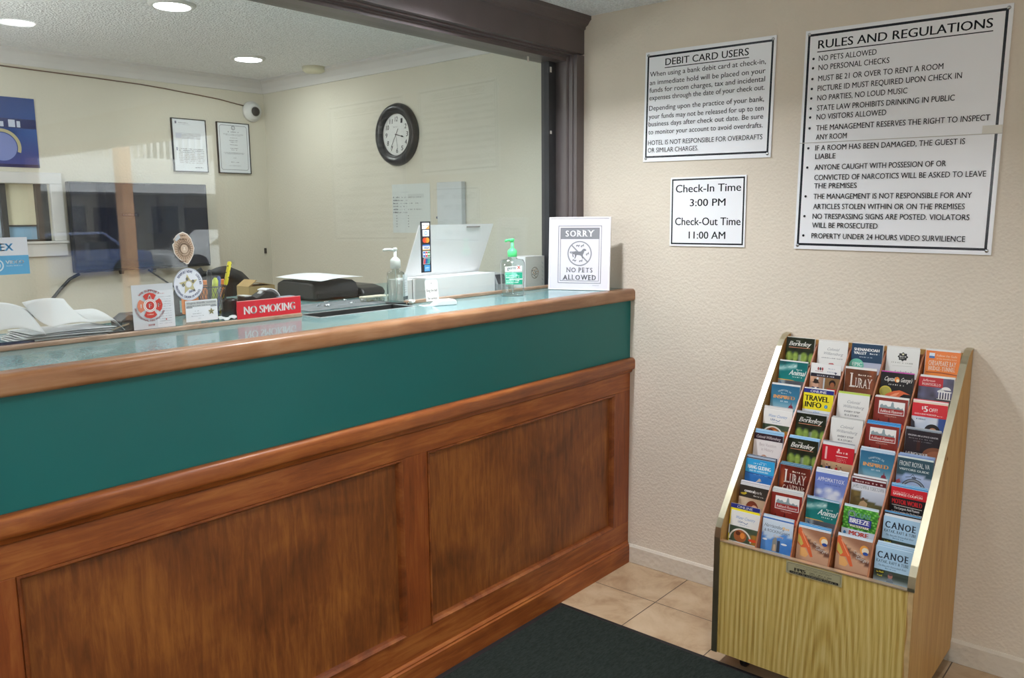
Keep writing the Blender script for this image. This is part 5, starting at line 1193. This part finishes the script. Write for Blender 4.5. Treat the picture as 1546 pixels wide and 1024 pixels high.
# pump bottle
p = bottle('pump_bottle', 'clear square pump bottle with a white pump behind the glass', -.966, .374, -.6, .062, .054, .122,
       [(.92, 0), (.98, .003), (1, .01), (1, .104), (.97, .110), (.80, .114), (.42, .117), (.38, .123)], mat('white_pump_plastic', 'DCDEDA', .35, noise=.02),
       [(.013, .002), (.0185, .004), (.0185, .028), (.017, .034), (.008, .042), (.0055, .044), (.0055, .064), (.001, .064)], [(0, 0, .187), (-.016, -.006, .192), (-.036, -.014, .192), (-.044, -.017, .189)])
s = Sheet(.036, .09); s.scribble(.006, .02, .02, .003, '8A8F96', seed=2); [s.scribble(.006, .032+k*.008, .02, .003, '9A9FA6', seed=k) for k in range(5)]; s.rect(0, .078, .036, .09, '4A4E54')
o = s.build('label', 'DDE2E6', .0004, p, matname='bottle_label'); o.location = (.0338, .002, .012); o.rotation_euler = (0, 0, PI/2*.62)
# low white carton and the open lid standing behind it
t = thing('white_carton', 'long low white cardboard carton behind the glass with its lid standing open', 'box', (-.66, .42, at()))
b = MB().box(-.888, -.437, .372, .470, at(), at(.080)); b.build('body', m_card, t, bevel=.0015)
MB().box(-.9165, -.8885, .374, .47, at(), at(.078)).build('end_flap', mat('shaded_carton_end', 'CFCDCB', .6, noise=.02), t, bevel=.001)  # carton's end face, its shade put into a darker colour
MB().box(-.8885, -.8865, .3705, .372, at(), at(.080)).build('fold_line', mat('carton_fold', '77706C', .8), t)
b = MB(); th = .004
P4 = [(-.835, .475, at(.078)), (-.425, .475, at(.078)), (-.405, .405, at(.275)), (-.815, .405, at(.275))]
b.add(P4+[(x, y+th, z) for x, y, z in P4], [(0, 1, 2, 3), (7, 6, 5, 4), (0, 4, 5, 1), (1, 5, 6, 2), (2, 6, 7, 3), (3, 7, 4, 0)]); lid = b.build('lid', m_card, t)
MB().box(-.560, -.485, .4055, .4075, at(.262), at(.2665)).build('tab_slot', mat('carton_fold', '77706C', .8), lid)
# small printed box and the dark thing beside it
t = thing('small_box', 'small white box with an orange-striped side and a round printed emblem, by the dark post', 'box', (-.18, .40, at()))
MB().box(-.243, -.113, .372, .45, at(), at(.134)).build('body', m_card, t, bevel=.001)
s = Sheet(.129, .133)
s.ring(.062, .07, .022, .025, '8A7F74'); 
for k in range(14): a = k*2.4; r = .005+.0012*k; s.ell(.062+r*math.cos(a), .07+r*math.sin(a), .0034, .0028, ('6E6258', 'B98A5C', '8C8478')[k % 3])
for k in range(6): s.line([(.108, .025+.018*k), (.118, .034+.018*k)], .0014, '9AA08A' if k % 2 else '5E7A8A')
o = s.build('printed_front', 'DBD9D5', .0006, t, matname='carton_print'); o.location = (-.178+.18, .3712-.40, .0005)
s = Sheet(.08, .132); s.poly([(0, .06), (.03, .10), (.05, .02), (.08, 0), (.08, .03), (.05, .12), (.01, .11)], 'D9662E'); s.line([(0, .055), (.03, .04), (.07, .0)], .005, '2E4A44'); s.line([(.005, .11), (.05, .07), (.08, .03)], .004, 'E8B85A')
o = s.build('printed_side', 'D8C8B0', .0006, t, matname='carton_print'); o.location = (-.1128+.18, .411-.40, .0005); o.rotation_euler = (0, 0, PI/2)
t = thing('card_terminal', 'small grey card machine partly hidden between the carton and the sanitizer', 'card machine', (-.40, .40, at()))
MB().prism([(.365, at()), (.45, at()), (.45, at(.078)), (.385, at(.07)), (.365, at(.03))], 0, -.432, -.362).build('body', mat('grey_plastic', '9A9C9E', .4), t, bevel=.003)
MB().prism([(.3645, at(.032)), (.3835, at(.068)), (.383, at(.069)), (.3635, at(.033))], 0, -.424, -.370).build('screen', m_blackp, t)
# printer
t = thing('printer', 'low black printer with a white sheet lying askew on its top', 'printer', (-.95, .78, at()))
b = MB().prism([(.662, at(.004)), (.655, at(.03)), (.668, at(.060)), (.69, at(.068)), (.86, at(.072)), (.895, at(.060)), (.90, at(.004))], 0, -1.112, -.905)
b.build('body', m_blackp, t, bevel=.008)
MB().prism([(.640, at(.002)), (.632, at(.016)), (.648, at(.034)), (.70, at(.044)), (.88, at(.046)), (.89, at(.002))], 0, -.904, -.790).build('output_tray', m_blackp, t, bevel=.01)
MB().box(-1.10, -.92, .650, .657, at(.012), at(.026)).build('paper_slot', mat('slot_black', '0E0E10', .6), t)
b = MB()
b.sheet(lambda u, v: (-1.105+u*.235-.02*v, .625+v*.255+.05*u, at(.076+.006*math.sin(u*3)+.006*v)), 10, 8)
o = b.build('printed_sheet', m_paper, None, solid=.0012, off=(-1, .75, at(.076))); tag(o, 'white sheet of paper lying askew on top of the printer', 'paper')
# grey desk mat strewn with scraps, and a bristle brush
o = tag(MB().box(-1.32, -.96, .40, .60, at(-.0004), at(.002)).build('desk_blotter', mat('dusty_grey_blotter', '77797C', .6, noise=.35, nscale=25), off=(-1.14, .5, at(-.0004))), 'dusty grey blotter on the counter in front of the printer', 'desk blotter')
rnd2 = random.Random(7)
for k in range(9):
    x, y = rnd2.uniform(-1.28, -.99), rnd2.uniform(.46, .585); b = MB(); n = 7
    q = [(x+.012*rnd2.uniform(.5, 1)*math.cos(2*PI*i/n), y+.010*rnd2.uniform(.4, 1)*math.sin(2*PI*i/n)) for i in range(n)]
    b.add([(a_, b_, at(.0028+rnd2.uniform(0, .008))) for a_, b_ in q]+[(x, y, at(.0026))], [tuple(range(n))]+[(i, (i+1) % n, n) for i in range(n)])
    tag(b.build('paper_scrap', m_paper, off=(x, y, at(.0026))), 'torn scrap of white paper on the dusty blotter', 'paper scrap', 'paper scraps on the blotter')
t = thing('scrub_brush', 'cream brush with pale bristles lying beside the pump bottle', 'brush', (-.975, .49, at()))
MB().box(-1.03, -.925, .475, .505, at(.014), at(.022)).build('handle', mat('cream_plastic', 'D9D2BE', .5), t, bevel=.003)
b = MB()
for k in range(70):
    x, y = -1.026+.098*rnd2.random(), .478+.024*rnd2.random(); b.tube([(x, y, at(.015)), (x+rnd2.uniform(-.004, .004), y+rnd2.uniform(-.006, .004), at(.0005))], .0007, 4)
b.build('bristles', mat('pale_bristle', 'C8BFA8', .8), t)
# tape dispenser
t = thing('tape_dispenser', 'black desk tape dispenser holding a roll of white tape behind the red sign', 'tape dispenser', (-1.47, .46, at()))
q = [(-1.535, at()), (-1.405, at()), (-1.402, at(.03)), (-1.412, at(.062)), (-1.432, at(.074)), (-1.452, at(.076)), (-1.472, at(.066)), (-1.488, at(.058)), (-1.505, at(.066)), (-1.528, at(.064)), (-1.536, at(.03))]
MB().prism(q, 1, .435, .485).build('body', m_blackp, t, bevel=.003)
MB().lathe([(.022, -.010), (.034, -.010), (.034, .010), (.022, .010), (.022, -.010)], -1.440, .46, at(.048), n=32, axis=1).build('core', m_paper, t)
MB().sheet(lambda u, v: (-1.440+.0375*math.cos(.15+u*1.9), .438+v*.044, at(.045)+.0375*math.sin(.15+u*1.9)), 16, 2).build('tape_roll', m_paper, t, solid=.003)
MB().box(-1.531, -1.506, .437, .483, at(.064), at(.067)).build('cutter', m_can, t)
tag(MB().lathe([(.022, 0), (.024, .05), (.025, .060), (.0225, .060), (.021, .004), (.001, .003)], -1.573, .46, at(), n=32).build('round_tin', mat('black_tin', '202124', .3), off=(-1.573, .46, at())), 'small round black tin between the pen cup and the tape dispenser', 'tin')
b = MB().box(-1.425, -1.372, .3995, .4285, at(), at(.058)); tag(b.build('grey_box', mat('blue_grey_plastic', '8A98A6', .4), off=(-1.4, .41, at()), bevel=.002), 'small blue-grey box tucked between the tape dispenser and the glass', 'box')
# pen cup (open mesh) with pens
CX, CY = -1.603, .50
t = thing('pen_cup', 'black wire-mesh pen cup full of pens behind the lodge sticker', 'pen cup', (CX, CY, at()))
b = MB(); n = 22
for k in range(n):
    for sgn in (1, -1):
        pts = []
        for i in range(7): a = 2*PI*k/n+sgn*i*.16; r = .036+.006*i/6; pts.append((CX+r*math.cos(a), CY+r*math.sin(a), at(.002+.098*i/6)))
        b.tube(pts, .0007, 4)
b.build('mesh_wall', m_blackp, t)
b = MB(); b.tube([(CX+.0425*math.cos(2*PI*k/30), CY+.0425*math.sin(2*PI*k/30), at(.1)) for k in range(31)], .0018, 6); b.build('rim', m_blackp, t)
MB().lathe([(.001, 0), (.037, 0), (.037, .003), (.001, .003)], CX, CY, at(), n=28).build('base', m_blackp, t)
pens = [('yellow-green highlighter with a chisel tip', 'highlighter', 'C4D23A', (-.010, -.018, .006), (.010, -.006, .125), .0085), ('dark charcoal marker standing tallest at the back', 'marker', '2E2D30', (.0, .014, .006), (.004, .018, .150), .0075),
        ('blue-capped pen', 'pen', '2E4A9A', (.006, -.006, .006), (.028, .004, .128), .0065), ('grey pen beside the highlighter', 'pen', '8A8F98', (-.012, .008, .006), (.016, -.020, .098), .0045),
        ('brown pencil leaning to the rim', 'pencil', '7A5F46', (.012, .012, .006), (.038, -.008, .09), .0035)]
for d, kind, col, a, e, r in pens:
    p0 = Vector((CX+a[0], CY+a[1], at(a[2]))); p1 = Vector((CX+e[0], CY+e[1], at(e[2]))); pp = [p0.lerp(p1, f) for f in (0, .05, .7, .705, .93, .97, 1)]
    tag(MB().tube(pp, [r*.6, r, r, r*1.08, r*1.05, r*.7, r*.5], 10).build(kind, mat('pen_'+col, col, .4, noise=.02), off=tuple(p0)), f'{d} standing in the black pen cup', kind, 'pens in the mesh cup')
p0, p1 = Vector((CX+.018, CY-.004, at(.006))), Vector((CX+.068, CY+.004, at(.172)))
t = thing('novelty_pencil', 'bright yellow pencil with black spots leaning out of the pen cup', 'pencil', tuple(p0))
MB().tube([p0.lerp(p1, f) for f in (0, .55, .6, .985, 1)], [.003, .003, .0062, .0062, .004], 10).build('shaft', mat('bright_yellow', 'EBDD3A', .4, noise=.02), t)
b = MB()
for k in range(9):
    f = .63+.04*k; c0 = p0.lerp(p1, f); a = k*2.2; d = (p1-p0).normalized(); q = d.orthogonal().normalized(); q = Matrix.Rotation(a, 3, d) @ q; b.tube([c0+q*.0056, c0+q*.0068], .0022, 8)
b.build('spot', m_blackp, t)
t = tag(MB().prism([(-1.64, at(.008)), (-1.60, at()), (-1.545, at()), (-1.485, at(.105)), (-1.485, at(.11)), (-1.64, at(.11))], 1, .605, .625).build('orange_folder', mat('orange_board', 'D97A2E', .5), off=(-1.57, .61, at()), bevel=.002), 'bright orange folder standing behind the pen cup', 'folder')
# cardboard box at the back of the counter
t = thing('cardboard_box', 'small open brown cardboard box between the chair and the printer', 'box', (-1.12, 1.02, at()))
mc = mat('brown_cardboard', 'A58A5C', .8, noise=.06)
b = MB(); x0, x1, y0, y1, h = -1.178, -1.062, .985, 1.07, .044
b.box(x0, x1, y0, y0+.003, at(), at(h)).box(x0, x1, y1-.003, y1, at(), at(h)).box(x0, x0+.003, y0+.003, y1-.003, at(), at(h)).box(x1-.003, x1, y0+.003, y1-.003, at(), at(h)).box(x0+.003, x1-.003, y0+.003, y1-.003, at(), at(.003)); b.build('body', mc, t)
b = MB(); q = [(x0, y0, at(h)), (x0, y1, at(h)), (x0+.035, y1, at(h+.024)), (x0+.035, y0, at(h+.024))]; b.add(q+[(x+.002, y, z-.002) for x, y, z in q], [(0, 1, 2, 3), (7, 6, 5, 4), (0, 4, 5, 1), (1, 5, 6, 2), (2, 6, 7, 3), (3, 7, 4, 0)]); b.build('flap', mc, t)
b = MB(); q = [(x1, y0, at(h)), (x1, y1, at(h)), (x1-.045, y1, at(h+.010)), (x1-.045, y0, at(h+.010))]; b.add(q+[(x-.002, y, z-.002) for x, y, z in q], [(0, 1, 2, 3), (7, 6, 5, 4), (0, 4, 5, 1), (1, 5, 6, 2), (2, 6, 7, 3), (3, 7, 4, 0)]); b.build('flap', mc, t)
# desk chair behind the counter
t = thing('office_chair', 'black office chair with a rounded back behind the desk', 'chair', (-1.0, 1.62, 0))
m_ch = mat('black_upholstery', '1C1D1F', .7, noise=.12, nscale=30)
def chair_back(u, v):
    a = (u-.5)*2; z = .76+.51*v; wv = .205*math.sqrt(max(.02, 1-((v-.45)/.56)**4)); return (-1.03+a*wv, 1.50+.06*a*a*-1+.04*v, z)
MB().sheet(chair_back, 20, 20).build('backrest', m_ch, t, solid=.05)
MB().box(-1.26, -.80, 1.54, 1.98, .56, .64).build('seat', m_ch, t, bevel=.03)
MB().box(-1.06, -1.0, 1.545, 1.575, .62, .92).build('back_support', m_blackp, t)
MB().lathe([(.025, .10), (.025, .56), (.001, .56)], -1.03, 1.76, 0, n=20).build('gas_lift', m_blackp, t)
for k in range(5):
    a = k*2*PI/5; e = (-1.03+.28*math.cos(a), 1.76+.28*math.sin(a))
    l = MB().tube([(-1.03, 1.76, .13), (e[0], e[1], .075)], [.03, .018], 8).build('leg', m_blackp, t)
    MB().lathe([(.001, -.018), (.027, -.018), (.027, .018), (.001, .018)], e[0], e[1], .028, n=16, axis=1).build('wheel', m_blackp, l)
# paperwork heaped at the far end
def paper(name, label, x0, y0, w, d, z, bend, rot, m=m_paper, group=None, th=.0012, cat='paper'):
    b = MB(); c_, s_ = math.cos(rot), math.sin(rot)
    def f(u, v):
        a, q = (u-.5)*w, (v-.5)*d; return (x0+a*c_-q*s_, y0+a*s_+q*c_, at(z)+bend(u, v))
    return tag(b.sheet(f, 16, 10).build(name, m, None, solid=th, off=(x0, y0, at(z))), label, cat, group)
for k in range(6):
    paper('paper_sheet', 'flat sheet in the low pile of papers under the curled ones', -2.09+.006*k, .44+.006*(k % 3), .21, .15, .003+.004*k, lambda u, v: .0015*math.sin(u*4+v), .06*((k % 3)-1), m=m_paper if k % 2 else mat('grey_paper', 'B4B4B8', .6), group='sheets in the low paper pile')
paper('paper_sheet', 'crumpled white sheet folded over at the end of the paper pile', -2.195, .45, .14, .17, .030, lambda u, v: .050*v+.022*math.sin(u*2.6)-.018*u*u, -.12)
paper('paper_sheet', 'white typed letter propped up on top of the paper pile', -2.068, .45, .105, .17, .030, lambda u, v: .052*v*v+.010+.006*math.sin(u*3), .05)
paper('paper_sheet', 'smooth white sheet curled over beside the paper pile', -1.968, .475, .09, .15, .008, lambda u, v: .030+.022*math.sin(v*2.0)-.036*max(0, u-.72)*3, .02)
tag(MB().box(-2.02, -1.90, .40, .54, at(), at(.006)).build('dark_binder', mat('dark_binder_cover', '2A2422', .5), off=(-1.96, .47, at()), bevel=.002), 'dark flat binder under the curled white sheet', 'binder')
b = MB().tube([(-1.955, .405, at(.010)), (-1.905, .412, at(.022))], .0028, 8); tag(b.build('pen', mat('tan_pen', 'B49A7C', .4), off=(-1.955, .405, at(.01))), 'thin tan pen lying on the dark binder', 'pen')
t = thing('stapler_punch', 'black hole punch with worn bright spots beside the paper pile', 'hole punch', (-1.88, .44, at()))
MB().prism([(-1.925, at()), (-1.835, at()), (-1.835, at(.03)), (-1.85, at(.046)), (-1.90, at(.048)), (-1.925, at(.03))], 1, .41, .48).build('body', m_blackp, t, bevel=.004)
for x, z in ((-1.862, .030), (-1.850, .018), (-1.855, .038), (-1.875, .012)): MB().lathe([(.001, -.003), (.004, -.002), (.005, 0)], x, .41, at(z), n=12, axis=1).build('rivet', m_can, t)
paper('tissue', 'crumpled white tissue on the counter just beside the red sign', -1.618, .385, .055, .035, .004, lambda u, v: .010*vn(u*5, v*4, 3)+.004, .1, cat='tissue')
tag(MB().box(-2.235, -2.14, .352, .364, at(), at(.006)).build('ruler', mat('yellow_ruler', 'C9A24A', .5), off=(-2.19, .358, at())), 'short yellow ruler lying along the sill strip under the papers', 'ruler')
b = MB().tube([(-2.26, .385, at(.006)), (-2.2, .375, at(.007)), (-2.16, .37, at(.006))], .006, 8); tag(b.build('blue_marker', mat('navy_marker', '2E3354', .4), off=(-2.2, .38, at(.006))), 'dark blue marker lying under the paper pile beside the ruler', 'marker')

for o in list(bpy.data.objects):
    if '_o' in o: del o['_o']
